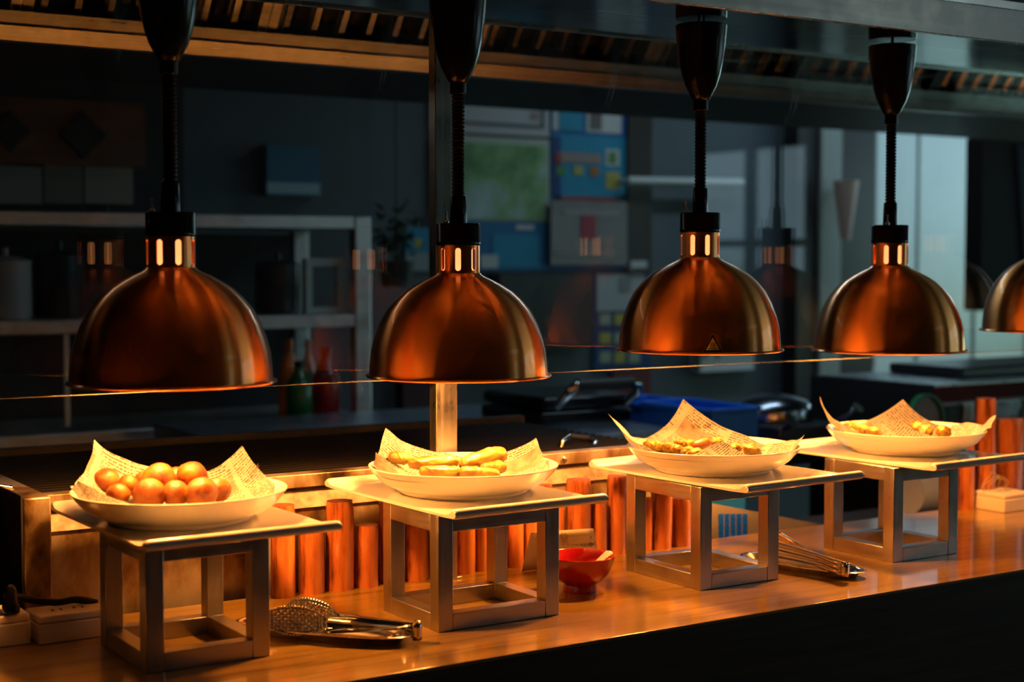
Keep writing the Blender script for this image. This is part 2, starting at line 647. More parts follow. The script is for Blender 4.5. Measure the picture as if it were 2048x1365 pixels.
# ================================================================== HEAT LAMPS
LY = 2.085
DL = .295
PXU = DL / 365.0     # metres per pixel measured on the second lamp
dome_prof = [(6, 176.0), (27, 175), (54, 172), (78, 165.8), (105.4, 155.5), (131, 141.8), (151.5, 124.7), (167, 107.7), (180, 87), (190, 68), (196, 54), (200, 47), (204, 43.5)]
socket_z0, socket_z1, stem_z1 = 258 * PXU, 301 * PXU, 355 * PXU
cone_prof = [(0, 15), (2, 19), (12, 24), (31, 34), (56, 42), (85, 48), (115, 52), (145, 55), (162, 56), (164, 54)]
cone_z0 = CAMZ + .282
canopy_z0 = CAMZ + .4245
rose_h = ZL + .0615 - canopy_z0


def neck_mesh(r, z0, z1, n=8):
    mb = MB()
    h = z1 - z0
    zc = (z0 + z1) / 2
    hw, hh = .0046, .0180        # half width and half height of a slot
    for k in range(n):
        a0 = 2 * math.pi * (k + .5) / n
        W = math.pi / n          # half sector angle
        hole, outer = [], []
        M = 24
        for j in range(M):
            q = 2 * math.pi * (j + .5) / M
            c, s_ = math.cos(q), math.sin(q)
            y = (hh - hw) * (1 if s_ > 0 else -1) + hw * s_
            hole.append((hw * c / r, y))
            m_ = max(abs(c), abs(s_))
            outer.append((W * c / m_, h / 2 * s_ / m_))
        # snap outer corners
        for qs in ((1, 1), (-1, 1), (-1, -1), (1, -1)):
            best = min(range(M), key=lambda i: (outer[i][0] / W - qs[0]) ** 2 + (outer[i][1] / (h / 2) - qs[1]) ** 2)
            outer[best] = (qs[0] * W, qs[1] * h / 2)
        rings = [outer, [((o[0] + i_[0]) / 2, (o[1] + i_[1]) / 2) for o, i_ in zip(outer, hole)], hole]
        vs = []
        for rr, flip in ((r, 1), (r - .0018, -1)):
            for ring in rings:
                for (da, dz) in ring:
                    a = a0 + da
                    vs.append((rr * math.cos(a), rr * math.sin(a), zc + dz))
        fs = []
        for sh in (0, 3 * M):
            for ri in range(2):
                for j in range(M):
                    l = (j + 1) % M
                    q = (sh + ri * M + j, sh + ri * M + l, sh + (ri + 1) * M + l, sh + (ri + 1) * M + j)
                    fs.append(q if sh == 0 else q[::-1])
        for j in range(M):
            l = (j + 1) % M
            fs.append((2 * M + j, 2 * M + l, 5 * M + l, 5 * M + j))
        mb.add(vs, fs)
    return mb


def make_lamp(label, x, rim_z, rot, sticker=False, lit=1.0):
    t = thing('heat_lamp', label, 'lamp', (x, LY, rim_z), 'copper heat lamps over the counter', rot)
    # shade: rolled lip, outer skin copper, inner skin pale
    mb = MB()
    k = PXU
    outer = [(182.5 * k, .0005), (183.6 * k, .0022), (182.0 * k, .0042), (178.0 * k, .0046)] + [(r * k, z * k) for z, r in dome_prof]
    inner = [((r - 2.2) * k, z * k - (.0015 if z > 120 else 0)) for z, r in dome_prof[::-1]] + [(174 * k, .0016), (178 * k, .0002)]
    n = 96
    mb.lathe(outer, n)
    mb.f = mb.f[:-2]; mb.mi = mb.mi[:-2]
    o1 = len(mb.v)
    mb.cur = 1
    mb.lathe(inner, n)
    mb.f = mb.f[:-2]; mb.mi = mb.mi[:-2]
    mb.cur = 0
    L = (len(outer) + len(inner) - 1) * n
    for q in range(n):
        l = (q + 1) % n
        mb.f.append((L + q, L + l, l, q)); mb.mi.append(0)
    me_sh = mb.build('shade', [copper, white_inner], t, angle=60)
    nk = neck_mesh(42.6 * k, 203 * k, socket_z0)
    nk.build('vented_neck', copper, t, angle=30)
    MB().lathe([(30 * k, socket_z0), (43.6 * k, socket_z0), (44.4 * k, socket_z0 + .0015), (44.4 * k, socket_z0 + .006), (43.6 * k, socket_z0 + .007), (43.6 * k, socket_z1 - .002), (42 * k, socket_z1), (10 * k, socket_z1)], 48).build('socket', black_plastic, t)
    MB().lathe([(17 * k, socket_z1), (17.2 * k, socket_z1 + .004), (15.4 * k, stem_z1 - .002), (14 * k, stem_z1), (6 * k, stem_z1)], 32).build('stem', black_plastic, t)
    # toggle switch on the socket
    sx, sy = -.024, .010
    sw = MB().lathe([(.0045, socket_z1), (.0045, socket_z1 + .003), (.003, socket_z1 + .0045), (.003, socket_z1 + .006)], 12, Matrix.Translation((sx, sy, 0)))
    sw.tube([(sx, sy, socket_z1 + .005), (sx - .001, sy, socket_z1 + .012), (sx - .002, sy, socket_z1 + .019)], [.0013, .0014, .002], 8)
    sw.build('toggle_switch', steel, t)
    # coiled cord
    top = cone_z0 - rim_z
    z0, z1 = stem_z1 - .002, top
    turns = max(14, int((z1 - z0) / .0060))
    pts = []
    for i in range(turns * 12 + 1):
        a = 2 * math.pi * i / 12
        pts.append((.0078 * math.cos(a), .0078 * math.sin(a), z0 + (z1 - z0) * i / (turns * 12)))
    MB().tube(pts, .0029, 6).build('coiled_cord', black_cord, t)
    # pull-down weight cone
    cp = [(15 * k, -22 * k), (16 * k, -21 * k), (16 * k, -1 * k)] + [(r * k, z * .132 / 164) for z, r in cone_prof] + [(10 * k, .132)]
    MB().lathe(cp, 64, Matrix.Translation((0, 0, top))).build('cord_cone', black_plastic, t)
    rz = canopy_z0 - rim_z
    MB().lathe([(10 * k, rz), (55 * k, rz), (56 * k, rz + .003), (56 * k, rz + rose_h), (10 * k, rz + rose_h)], 48).build('ceiling_rose', black_plastic, t)
    hk = MB()
    for s_ in (-1, 1):
        hk.tube([(s_ * .006, 0, top + .13), (s_ * .006, 0, rz + .003)], .0018, 8)
    hk.build('hanger', black_plastic, t)
    # infrared bulb: neck glows through the vents
    bp = [(.012, 262 * k), (.0225, 256 * k), (.0225, 214 * k), (.028, 200 * k), (.040, 185 * k), (.050, 165 * k), (.052, 150 * k), (.045, 138 * k), (.02, 129 * k), (.004, 128 * k)]
    mb = MB().lathe(bp, 40)
    nf = len(mb.f)
    mb.mi = [0 if max(mb.v[i][2] for i in f) > 152 * k else 1 for f in mb.f]
    mb.build('bulb', [bulb_neck, bulb_face], t)
    if sticker:
        sticker_mesh(t, rot)
    if lit:
        ld = bpy.data.lights.new('bulb_light', 'SPOT')
        ld.energy = BULB_W * lit
        ld.color = BULB_COL
        ld.spot_size = R(176)
        ld.spot_blend = .25
        ld.shadow_soft_size = .04
        ld.use_nodes = True
        lem = ld.node_tree.nodes['Emission']
        lf = ld.node_tree.nodes.new('ShaderNodeLightFalloff')
        lf.inputs['Strength'].default_value = 1.0
        ld.node_tree.links.new(lf.outputs['Quadratic'], lem.inputs['Strength'])
        lo = bpy.data.objects.new('bulb_light', ld)
        col.objects.link(lo)
        lo.location = (x, LY, rim_z + .096)
    return t


def sticker_mesh(parent, rot):
    """hot-surface warning triangle wrapped on the dome"""
    k = PXU
    prof = [(z * k, r * k) for z, r in dome_prof]

    def rad(z):
        for (z0, r0), (z1, r1) in zip(prof, prof[1:]):
            if z0 <= z <= z1:
                return r0 + (r1 - r0) * (z - z0) / (z1 - z0)
        return prof[0][1]
    fwd = math.atan2(-dh.y, -dh.x) - rot      # towards the viewer
    ang0 = fwd + math.asin(min(1, 6 / 165.0))

    def wrap(p, off):
        z = p[1] + .0065
        r = rad(max(z, prof[0][0])) + off
        a = ang0 + p[0] / r
        return (r * math.cos(a), r * math.sin(a), z)

    def fill(mb, poly, off, sub=4):
        # fan with subdivided radial rings so that it follows the curve
        n = len(poly)
        cx = sum(p[0] for p in poly) / n; cy = sum(p[1] for p in poly) / n
        ring = []
        for i in range(n):
            a, b_ = poly[i], poly[(i + 1) % n]
            for s_ in range(sub):
                ring.append((a[0] + (b_[0] - a[0]) * s_ / sub, a[1] + (b_[1] - a[1]) * s_ / sub))
        vs = []
        for f in (1, .66, .33):
            vs += [wrap((cx + (p[0] - cx) * f, cy + (p[1] - cy) * f), off) for p in ring]
        vs.append(wrap((cx, cy), off))
        m = len(ring)
        fs = [(r_ * m + i, r_ * m + (i + 1) % m, (r_ + 1) * m + (i + 1) % m, (r_ + 1) * m + i) for r_ in range(2) for i in range(m)]
        fs += [(2 * m + i, 2 * m + (i + 1) % m, 3 * m) for i in range(m)]
        mb.add(vs, fs)
    s = .0325
    tri = [(-s / 2, 0), (s / 2, 0), (0, s * .9)]

    def scale(p, f):
        cx, cy = 0, s * .3
        return [(cx + (a - cx) * f, cy + (b_ - cy) * f) for a, b_ in p]
    yel = mat('sticker_yellow', (.90, .58, .16), .35)
    blk = mat('sticker_black', (.01, .008, .006), .4)
    mb = MB(); fill(mb, scale(tri, 1.1), .0004)
    st = mb.build('warning_sticker', yel, parent, angle=60)
    mb = MB(); fill(mb, tri, .0007); mb.build('sticker_border', blk, st, angle=60)
    mb = MB(); fill(mb, scale(tri, .74), .0010); mb.build('sticker_field', yel, st, angle=60)
    mb = MB()
    for dx in (-.0032, 0, .0032):
        pts = [(dx + .0009 * math.sin(q * 1.9), .0062 + q * .0013) for q in range(8)]
        vs = []
        for (a, b_) in pts:
            vs += [wrap((a - .0006, b_), .0013), wrap((a + .0006, b_), .0013)]
        mb.add(vs, [(2 * i, 2 * i + 1, 2 * i + 3, 2 * i + 2) for i in range(7)])
    vs = []
    for i in range(9):
        a = -.0075 + .015 * i / 8
        vs += [wrap((a, .0042), .0013), wrap((a, .0053), .0013)]
    mb.add(vs, [(2 * i, 2 * i + 1, 2 * i + 3, 2 * i + 2) for i in range(8)])
    mb.build('heat_symbol', blk, st, angle=60)


def lampX(px, py):
    return atY(px, py, LY).x


lamps = [
    ('copper dome heat lamp hanging over the bowl of round dough balls', 345, 772, -.1728, .35),
    ('copper dome heat lamp hanging over the spring rolls, in front of the steel post', 917.5, 752, -.1826, .62),
    ('copper dome heat lamp with a hot surface warning triangle near its rim', 1398.5, 701, -.157, .10),
    ('copper dome heat lamp in front of pale wall panels, over the far nugget bowl', 1777, 704, -.1726, .95),
]
lx = []
for i, (lb, px, py, rz, rot) in enumerate(lamps):
    x = lampX(px, py)
    lx.append(x)
    make_lamp(lb, x, CAMZ + rz, rot, sticker=(i == 2))
make_lamp('copper dome heat lamp cut off at the picture edge, last in the row', lampX(2104, 667), CAMZ - .146, .2, lit=.1)

# ================================================================== GLASS
ZG = CAMZ - .197
for a, b_, lb in ((-2.2, 1.312, 'clear glass screen panel hung behind the lamps, near half left of the steel post'),
                  (1.316, 6.4, 'clear glass screen panel hung behind the lamps, far half right of the steel post')):
    tag(B(a, 2.2405, ZG, b_, 2.2475, ZL + .0615).build('glass_panel', gl, smooth=False), lb, 'glass screen', 'glass screens behind the lamps')
    B(a, 2.2405, ZG - .0010, b_, 2.2475, ZG - .0001).build('polished_edge', mat('glass_edge', (.16, .19, .17), .25), bpy.data.objects[[o_.name for o_ in bpy.data.objects if o_.name.startswith('glass_panel')][-1]], smooth=False)

t = thing('support_post', 'square stainless steel post standing behind the glass screen', 'post', (1.316, 2.262, CT))
B(-.021, -.0115, 0, .021, .0115, ZL + .0615 - CT).build('tube', steel_mat('post_steel', (.60, .58, .55), .30, (160, 160, 3), .15), t, bevel=.0012)
B(-.032, -.008, 0, .032, .010, .004).build('base_plate', steel, t, bevel=.001)

# ================================================================== RISER STANDS, PLATTERS, BOWLS
def make_stand(label, px, py, w, d, h=.166):
    p = atZ(px, py, CT)
    t = thing('riser_stand', label, 'stand', (p.x, p.y, CT), 'steel riser stands on the counter')
    q = .0255
    for (x, y) in ((0, 0), (w - q, 0), (0, d - q), (w - q, d - q)):
        B(x, y, 0, x + q, y + q, h).build('post', stand_steel, t, bevel=.0011)
    hs = steel_bar
    for z, nm in ((0, 'bottom_rail'), (h - q, 'top_rail')):
        for y in (0, d - q):
            B(q, y + .0004, z, w - q, y + q - .0004, z + q).build(nm, hs, t, bevel=.0011)
        for x in (0, w - q):
            B(x + .0004, q, z, x + q - .0004, d - q, z + q).build(nm, hs, t, bevel=.0011)
    return t, p


steel_bar = steel_mat('brushed_steel_rail', (.50, .48, .45), .35, (12, 12, 200), .14)
HST = .174


def make_platter(label, x, y, w, d, z, rz=0):
    """rectangular white platter with rolled front and back edges"""
    t = thing('serving_platter', label, 'platter', (x, y, z), 'white platters on the riser stands', rz)
    prof = []
    th = .0075
    # closed cross-section in (y, z); rolls at both ends
    r = .0075
    for i in range(11):
        a = R(-110 - 230 * i / 10)
        prof.append((.0035 + r * math.cos(a), .0085 + r * math.sin(a)))
    prof += [(.016, th + .0005), (.028, th - .0015), (d - .028, th - .0015), (d - .016, th + .0005)]
    for i in range(11):
        a = R(160 - 230 * i / 10)
        prof.append((d - .0035 + r * math.cos(a), .0085 + r * math.sin(a)))
    prof += [(d - .03, 0), (.03, 0)]
    mb = MB()
    n = 18
    xs = [0, .002, .006, w - .006, w - .002, w]
    sc = [.35, .8, 1, 1, .8, .35]
    vs, fs = [], []
    m = len(prof)
    cz = .005
    for xx, s_ in zip(xs, sc):
        for (py, pz) in prof:
            vs.append((xx, py, cz + (pz - cz) * (.55 + .45 * s_)))
    for i in range(len(xs) - 1):
        for j in range(m):
            l = (j + 1) % m
            fs.append((i * m + j, i * m + l, (i + 1) * m + l, (i + 1) * m + j))
    fs.append(tuple(range(m))); fs.append(tuple((len(xs) - 1) * m + j for j in range(m)))
    mb.add(vs, fs).build('platter_body', ceramic, t, angle=50)
    return t


BOWL_OUT = [(.0, .001), (.092, .001), (.097, .0), (.1005, .0025), (.1025, .0065), (.110, .0095), (.121, .0155), (.131, .0235), (.1378, .0320), (.1400, .0358), (.1415, .0362), (.1455, .0430), (.1470, .0455), (.1468, .0470), (.1450, .0474)]
BOWL_IN = [(.1415, .0440), (.1345, .0350), (.1270, .0265), (.1160, .0185), (.104, .0135), (.088, .0108), (.060, .0095), (.0, .0092)]


def make_bowl(label, c):
    t = thing('serving_bowl', label, 'bowl', c, 'wide white bowls under the lamps')
    mb = MB()
    prof = BOWL_OUT + BOWL_IN
    prof = [(max(r, .0004) * KB, z * KB * KZ) for r, z in prof]
    mb.lathe(prof, 96)
    o = mb.build('bowl_body', ceramic, t, angle=35)
    return t


def wall_profile(s):
    """inner surface of the bowl by arc length from its centre -> (radius, height)"""
    pts = [(r * KB, z * KB * KZ) for r, z in ((.0, .0100), (.085, .0115), (.103, .0165), (.116, .0240), (.128, .0325), (.138, .0415), (.147, .0500))]
    acc = 0
    for (r0, z0), (r1, z1) in zip(pts, pts[1:]):
        l = math.hypot(r1 - r0, z1 - z0)
        if s <= acc + l:
            f = (s - acc) / l
            return r0 + (r1 - r0) * f, z0 + (z1 - z0) * f
        acc += l
    e = s - acc
    return .147 * KB + e * .60, .050 * KB * KZ + e * .80


def bowl_floor(r):
    """height of the bowl's upper surface at radius r"""
    pts = [(r_ * KB, z_ * KB * KZ) for r_, z_ in BOWL_IN[::-1]] + [(.1440 * KB, .0478 * KB * KZ), (.1500 * KB, .0478 * KB * KZ), (.152 * KB, -1)]
    for (r0, z0), (r1, z1) in zip(pts, pts[1:]):
        if r0 <= r <= r1 and r1 > r0:
            return z0 + (z1 - z0) * (r - r0) / (r1 - r0)
    return -1


def make_paper(label, c, half, rot, tips, seed, edge_drop=0.0, heading=None, wrinkle=.0035):
    """square printed sheet lying in a bowl; tips = {corner: (dr, dd, dz)} in viewer-aligned axes relative to the bowl centre.
    corners: 0 right-front, 1 right-back, 2 left-back, 3 left-front for rot 0 (viewer axes)."""
    def base(u, v):
        x, y = u * half, v * half
        ca, sa = math.cos(rot), math.sin(rot)
        x, y = x * ca - y * sa, x * sa + y * ca
        s = math.hypot(x, y)
        th = math.atan2(y, x)
        r, z = wall_profile(s)
        return Vector((r * math.cos(th), r * math.sin(th), z + .0015))
    cs = [(1, -1), (1, 1), (-1, 1), (-1, -1)]
    deltas = []
    for i, (a, b_) in enumerate(cs):
        if i in tips:
            deltas.append(Vector(tips[i]) - base(a, b_))
        else:
            deltas.append(None)

    def pos(u, v):
        p = base(u, v)
        for (a, b_), d in zip(cs, deltas):
            if d is None:
                continue
            q = max(0, (1 + u * a) / 2) * max(0, (1 + v * b_) / 2)
            w = max(0, (q - .42) / .58)
            p = p + d * (w ** .95)
        rr = math.hypot(p.x, p.y)
        k = max(0, min(1, (rr - .06) / .09))
        nv = noise.noise_vector(Vector((u * 2.1 + seed, v * 2.1, seed * 1.7)))
        nv2 = noise.noise_vector(Vector((u * 5.2 + seed, v * 5.2, seed * .7)))
        p = p + (nv * wrinkle * 2.0 + nv2 * wrinkle * .8) * k
        p.z = max(p.z, bowl_floor(rr) + (.0042 if .125 < rr < .16 else .0024))
        return rh * p.x + dh * p.y + Vector((0, 0, p.z))
    n = 60
    uvs, mb = [], MB()
    vs = []
    for j in range(n + 1):
        for i in range(n + 1):
            u, v = -1 + 2 * i / n, -1 + 2 * j / n
            vs.append(pos(u, v))
            uvs.append((u * half + seed * .31, v * half + seed * .17))
    w = n + 1
    mb.add(vs, [(j * w + i, j * w + i + 1, (j + 1) * w + i + 1, (j + 1) * w + i) for j in range(n) for i in range(n)])
    t = thing('food_paper', label, 'paper', c, 'printed papers lining the bowls')
    mb.build('sheet', paper_mat, t, angle=70, uv=uvs)
    if heading:
        for (body, size, hx, hy, ang) in heading:
            best = None
            for a_ in range(-19, 20):
                for b_ in range(-19, 20):
                    w_ = pos(a_ / 20, b_ / 20) + Vector(c) - CAM
                    z_ = w_.dot(vf)
                    e_ = math.hypot(CX + FPX * w_.dot(vr) / z_ - hx, CY - FPX * w_.dot(vu) / z_ - hy)
                    e_ += 400 * max(0, .05 - (pos(a_ / 20, b_ / 20).z))
                    if best is None or e_ < best[0]:
                        best = (e_, a_ / 20, b_ / 20)
            u0, v0 = best[1], best[2]
            tv, tf = text_polys(body, size)
            tm = MB()
            out = []
            ca, sa = math.cos(ang), math.sin(ang)
            for q in tv:
                u = u0 + (q.x * ca - q.y * sa) / half
                v = v0 + (q.x * sa + q.y * ca) / half
                p = pos(u, v)
                e = .01
                nrm = (pos(u + e, v) - p).cross(pos(u, v + e) - p).normalized()
                out.append(p + nrm * .0006)
            tm.add(out, tf).build('printed_heading', ink, t, smooth=False)
    return t


# stand: px of the near bottom corner, width along the counter, depth across it
st_specs = [
    ('steel cube riser stand at the near end, under the bowl of dough balls', 293, 1350, .178, .194),
    ('steel cube riser stand under the spring rolls, between perforated tongs and red bowl', 877, 1267, .217, .174),
    ('steel cube riser stand beside the red bowl, under the bowl with the tall paper peak', 1400, 1183, .176, .205),
    ('steel cube riser stand at the far end, beside the smooth tongs on their tray', 1786, 1127, .172, .178),
]
pl_labels = ['white rectangular platter under the bowl of dough balls', 'white rectangular platter under the bowl of spring rolls',
             'white rectangular platter under the bowl with the tall paper peak', 'white rectangular platter at the far end with a scrap of tissue on it']
bw_labels = ['wide white bowl holding round fried dough balls', 'wide white bowl holding spring rolls',
             'wide white bowl with small nuggets, a sausage piece and a tall paper peak', 'wide white bowl of nuggets at the far end']
pl_front = [(288, 1101), (905, 1037), (1490, 985), (1866, 941)]
pl_rot = [1, 2, 4, 3]
foot_front = [(361, 1063), (927, 1003), (1426, 956.5), (1811, 915)]
ZP = CT + HST
bowls = []
for i in range(4):
    lb, px, py, w, d = st_specs[i]
    make_stand(lb, px, py, w, d, HST)
    fp = atZ(*pl_front[i], ZP + .004)
    make_platter(pl_labels[i], fp.x, fp.y - .004, .283, .395, ZP + .0005, R(pl_rot[i]))
    zf = ZP + .0066
    q = atZ(*foot_front[i], zf)
    n_ = Vector((q.x, q.y, 0)).normalized()
    c = q + n_ * .1 * KB
    c.z = zf
    make_bowl(bw_labels[i], c)
    bowls.append(c.copy())


def rel(i, px, py, b):
    """pixel -> viewer-aligned offset from bowl i's centre, b metres behind (+) or before (-) it"""
    c = bowls[i]
    Z = depth_of(c) + b * math.cos(PITCH)
    p = atD(px, py, Z) - c
    return (p.dot(rh), p.dot(dh), p.z)


make_paper('printed newsprint sheet lining the dough ball bowl, two corners standing up', bowls[0] , .155, R(8),
           {2: rel(0, 189, 882, .06), 1: rel(0, 484, 891, .05), 3: rel(0, 152, 958, -.02), 0: (.105, -.075, .036)}, 3.1,
           heading=[('It is our', .0125, 492, 968, R(14))])
make_paper('printed newsprint sheet lining the spring roll bowl, with a brown picture on its raised corner', bowls[1], .150, R(4),
           {2: rel(1, 771, 858, .06), 1: rel(1, 1073, 876, .04), 3: rel(1, 750, 905, -.01), 0: (.105, -.07, .036)}, 5.7)
make_paper('printed newsprint sheet with one tall peak behind the small nuggets', bowls[2], .152, R(-45),
           {3: rel(2, 1217, 823, -.02), 2: rel(2, 1366, 800, .06), 1: rel(2, 1608, 868, .0), 0: rel(2, 1440, 881, -.105)}, 8.3,
           heading=[('It is our', .0125, 1388, 858, R(45))])
make_paper('printed newsprint sheet lining the far bowl, its left corner pinched upright', bowls[3], .150, R(-45),
           {3: rel(3, 1636, 796, -.01), 2: rel(3, 1806, 799, .05), 1: rel(3, 1992, 831, .0), 0: rel(3, 1795, 842, -.085)}, 11.9)

# ------------------------------------------------------------------ food
ball_mat = ramp_mat('fried_dough', [(.36, (.09, .016, .001)), (.5, (.22, .050, .002)), (.68, (.30, .115, .005))], 38, .5, bump=.6, coat=.1, coat_r=.3)
roll_mat = ramp_mat('fried_pastry', [(.34, (.10, .036, .003)), (.47, (.21, .115, .012)), (.66, (.28, .20, .035))], 22, .40, bump=.5, coat=.3, coat_r=.25, sss=.15, stretch=(1, 1, 1))
nug_mat = ramp_mat('crumbed_nugget', [(.36, (.09, .030, .002)), (.5, (.22, .125, .008)), (.66, (.30, .22, .03))], 60, .5, bump=.9, dist=.002, sss=.1)
saus_mat = ramp_mat('browned_sausage', [(.3, (.12, .028, .005)), (.7, (.26, .085, .015))], 20, .32, bump=.2, coat=.4)


def lump(r, amp, freq, seed, sc=(1, 1, 1), sub=4):
    bm = bmesh.new()
    bmesh.ops.create_icosphere(bm, subdivisions=sub, radius=1)
    vs = []
    for v in bm.verts:
        d = v.co.normalized()
        k = 1 + amp * noise.noise(d * freq + Vector((seed, seed * 2.3, -seed))) + amp * .4 * noise.noise(d * freq * 3.1 + Vector((seed, 0, seed)))
        vs.append(Vector((d.x * sc[0], d.y * sc[1], d.z * sc[2])) * (r * k))
    fs = [tuple(v.index for v in f.verts) for f in bm.faces]
    bm.free()
    return MB().add(vs, fs)


balls = [
    (212, 963, 26, .045, 'golden fried dough ball at the left, resting against the tall paper corner'),
    (257, 971, 20, .03, 'small pale yellow dough ball between the left ball and the tall middle one'),
    (292, 966, 23, .045, 'fried dough ball mostly hidden behind the largest middle ball'),
    (317, 962, 33, .0, 'largest golden dough ball, on top in the middle of the heap'),
    (384, 955, 29, .03, 'smooth orange dough ball at the back, highest on the right of the heap'),
    (352, 955, 20, .06, 'dough ball peeping between the two highest balls'),
    (298, 990, 30, -.035, 'deep orange dough ball in front of the largest one, behind the bowl rim'),
    (352, 988, 25, -.02, 'dough ball low in the middle, between two front balls'),
    (403, 988, 31, -.035, 'bright yellow dough ball at the front on the right'),
    (436, 981, 24, .005, 'brown orange dough ball at the far right of the heap'),
    (236, 990, 22, -.03, 'flat yellow dough ball low behind the folded front paper flap'),
]
for k, (px, py, rp, b_, lb) in enumerate(balls):
    v = rel(0, px, py, b_)
    Z = depth_of(bowls[0]) + b_
    r = rp * 1.1 * Z / FPX
    p = bowls[0] + rh * v[0] + dh * v[1] + Vector((0, 0, v[2]))
    low = bowls[0].z + .013 + r * .86
    if p.z < low:
        p.z = low
    o = lump(r, .05, 1.7, k * 3.3, (1, 1, .93)).build('dough_ball', ball_mat, angle=180)
    o.location = p
    o.rotation_euler = (k * 1.3, k * .7, k * 2.1)
    tag(o, lb, 'dough ball', 'fried dough balls in the near bowl')


def spring_roll(i, a, b_, r, label, seed, ba, bb):
    pa, pb = rel(i, a[0], a[1], ba), rel(i, b_[0], b_[1], bb)
    c = bowls[i]
    A = c + rh * pa[0] + dh * pa[1] + Vector((0, 0, pa[2]))
    Bq = c + rh * pb[0] + dh * pb[1] + Vector((0, 0, pb[2]))
    for P in (A, Bq):
        P.z = max(P.z, c.z + .0135 + r)
    d = (Bq - A)
    L = d.length
    d.normalize()
    s = d.cross(Vector((0, 0, 1))).normalized()
    u = s.cross(d)
    mb = MB()
    nu, nv = 40, 40

    def fn(x, y):
        t_ = (x - .5) * 2
        e = (1 - abs(t_) ** 5) ** .5 if abs(t_) < 1 else 0
        q = 2 * math.pi * y
        rr = 1.18 * r * (.25 + .75 * e) if abs(t_) < 1 else r * .2
        rr *= 1 + .15 * noise.noise(Vector((x * 4 + seed, math.cos(q) * 1.4, math.sin(q) * 1.4))) + .045 * noise.noise(Vector((x * 12 + seed, math.cos(q) * 3, math.sin(q) * 3)))
        # spiral wrapper seam
        rr += .0016 * max(0, 1 - abs(((y + x * 1.3 + seed) % 1) - .5) * 10)
        rr *= 1 - .06 * abs(t_) ** 2
        return A + d * (L * x) + s * (math.cos(q) * rr * 1.08) + u * (math.sin(q) * rr * .92)
    mb.grid(fn, nu, nv)
    o = mb.build('spring_roll', roll_mat, angle=180)
    me = o.data
    cen = (A + Bq) / 2
    for v in me.vertices:
        v.co -= cen
    o.location = cen
    tag(o, label, 'spring roll', 'spring rolls in the second bowl')


spring_roll(1, (816, 928), (918, 924), .0105, 'long pale spring roll lying level across the back left of the bowl', 1.2, .01, .025)
spring_roll(1, (920, 933), (1012, 906), .0135, 'largest spring roll, tilted up to the right on top of the heap', 4.4, .0, .03)
spring_roll(1, (918, 944), (1000, 952), .010, 'spring roll at the front middle with a brown open end', 7.7, -.05, -.04)
spring_roll(1, (838, 944), (922, 946), .0095, 'pale spring roll at the front left of the bowl', 9.1, -.045, -.04)
spring_roll(1, (962, 941), (1010, 934), .0105, 'short spring roll with a red brown end, under the largest one', 12.3, -.01, .01)
spring_roll(1, (776, 914), (822, 918), .0095, 'brownish spring roll end against the raised picture corner', 15.8, .03, .035)

nug_meshes = []
protos = []
for k in range(4):
    protos.append(lump(.012, .34, 2.0, 21 + k * 5.7, (1.25, .95, .8), 3).build('nugget', nug_mat, angle=180))


def nugget(i, px, py, b_, size, k, label, group):
    v = rel(i, px, py, b_)
    c = bowls[i]
    p = c + rh * v[0] + dh * v[1] + Vector((0, 0, v[2]))
    ox, oy = p.x - c.x, p.y - c.y
    rr = math.hypot(ox, oy)
    lim = .118 * KB - .006 * size
    if rr > lim:
        p.x, p.y = c.x + ox * lim / rr, c.y + oy * lim / rr
        rr = lim
    p.z = max(p.z, c.z + bowl_floor(rr) + .004 + .009 * size)
    o = protos[k % 4].copy()
    col.objects.link(o)
    o.location = p
    o.scale = (size, size, size)
    o.rotation_euler = (random.uniform(-.4, .4), random.uniform(-.4, .4), random.uniform(0, 6.3))
    tag(o, label, 'nugget', group)


rnd = random.Random(5)
g3 = 'small nuggets heaped left of the sausage piece'
for k in range(20):
    f = k / 19
    x = 1292 + 110 * ((k * .381966) % 1)
    b_ = -.05 + .09 * ((k * .61803) % 1)
    y = 903 - b_ * 190 - 5 * math.sin(f * 9) + (4 if x < 1320 else 0)
    nugget(2, x, y, b_, rnd.uniform(.75, 1.0), k, 'small crumbed nugget heaped left of the paper fold in the sausage bowl', g3)
for k in range(14):
    x = 1300 + 92 * ((k * .381966 + .2) % 1)
    b_ = -.03 + .07 * ((k * .61803 + .4) % 1)
    nugget(2, x, 893 - b_ * 150, b_, rnd.uniform(.65, .9), k + 2, 'small crumbed nugget heaped left of the paper fold in the sausage bowl', g3)
for (x, y, b_, s_, lb) in ((1472, 897, -.03, .95, 'crumbed nugget lying just right of the small front paper fold'),
                           (1505, 902, -.045, 1.15, 'large crumbed nugget nearest the bowl rim, right of the small paper fold'),
                           (1432, 884, .04, .9, 'crumbed nugget behind the sausage piece, below the printed picture')):
    nugget(2, x, y, b_, s_, int(x), lb, None)
pa, pb = rel(2, 1390, 893, -.01), rel(2, 1414, 885, .0)
c = bowls[2]
A = c + rh * pa[0] + dh * pa[1] + Vector((0, 0, pa[2])); Bq = c + rh * pb[0] + dh * pb[1] + Vector((0, 0, pb[2]))
d_ = (Bq - A).normalized()
o = MB().tube([A - d_ * .007, A - d_ * .005, A, (A + Bq) / 2, Bq, Bq + d_ * .005, Bq + d_ * .007], [.003, .0075, .0098, .0102, .0098, .0075, .003], 16).build('sausage_piece', saus_mat, angle=180)
tag(o, 'short browned sausage piece lying on top of the small nuggets', 'sausage')
g4 = 'nuggets heaped left of the front paper flap in the far bowl'
for k in range(12):
    x = 1692 + 62 * ((k * .381966) % 1)
    b_ = -.03 + .08 * ((k * .61803) % 1)
    nugget(3, x, 861 - b_ * 170, b_, rnd.uniform(.7, 1.0), k, 'crumbed nugget heaped left of the folded front flap in the far bowl', g4)
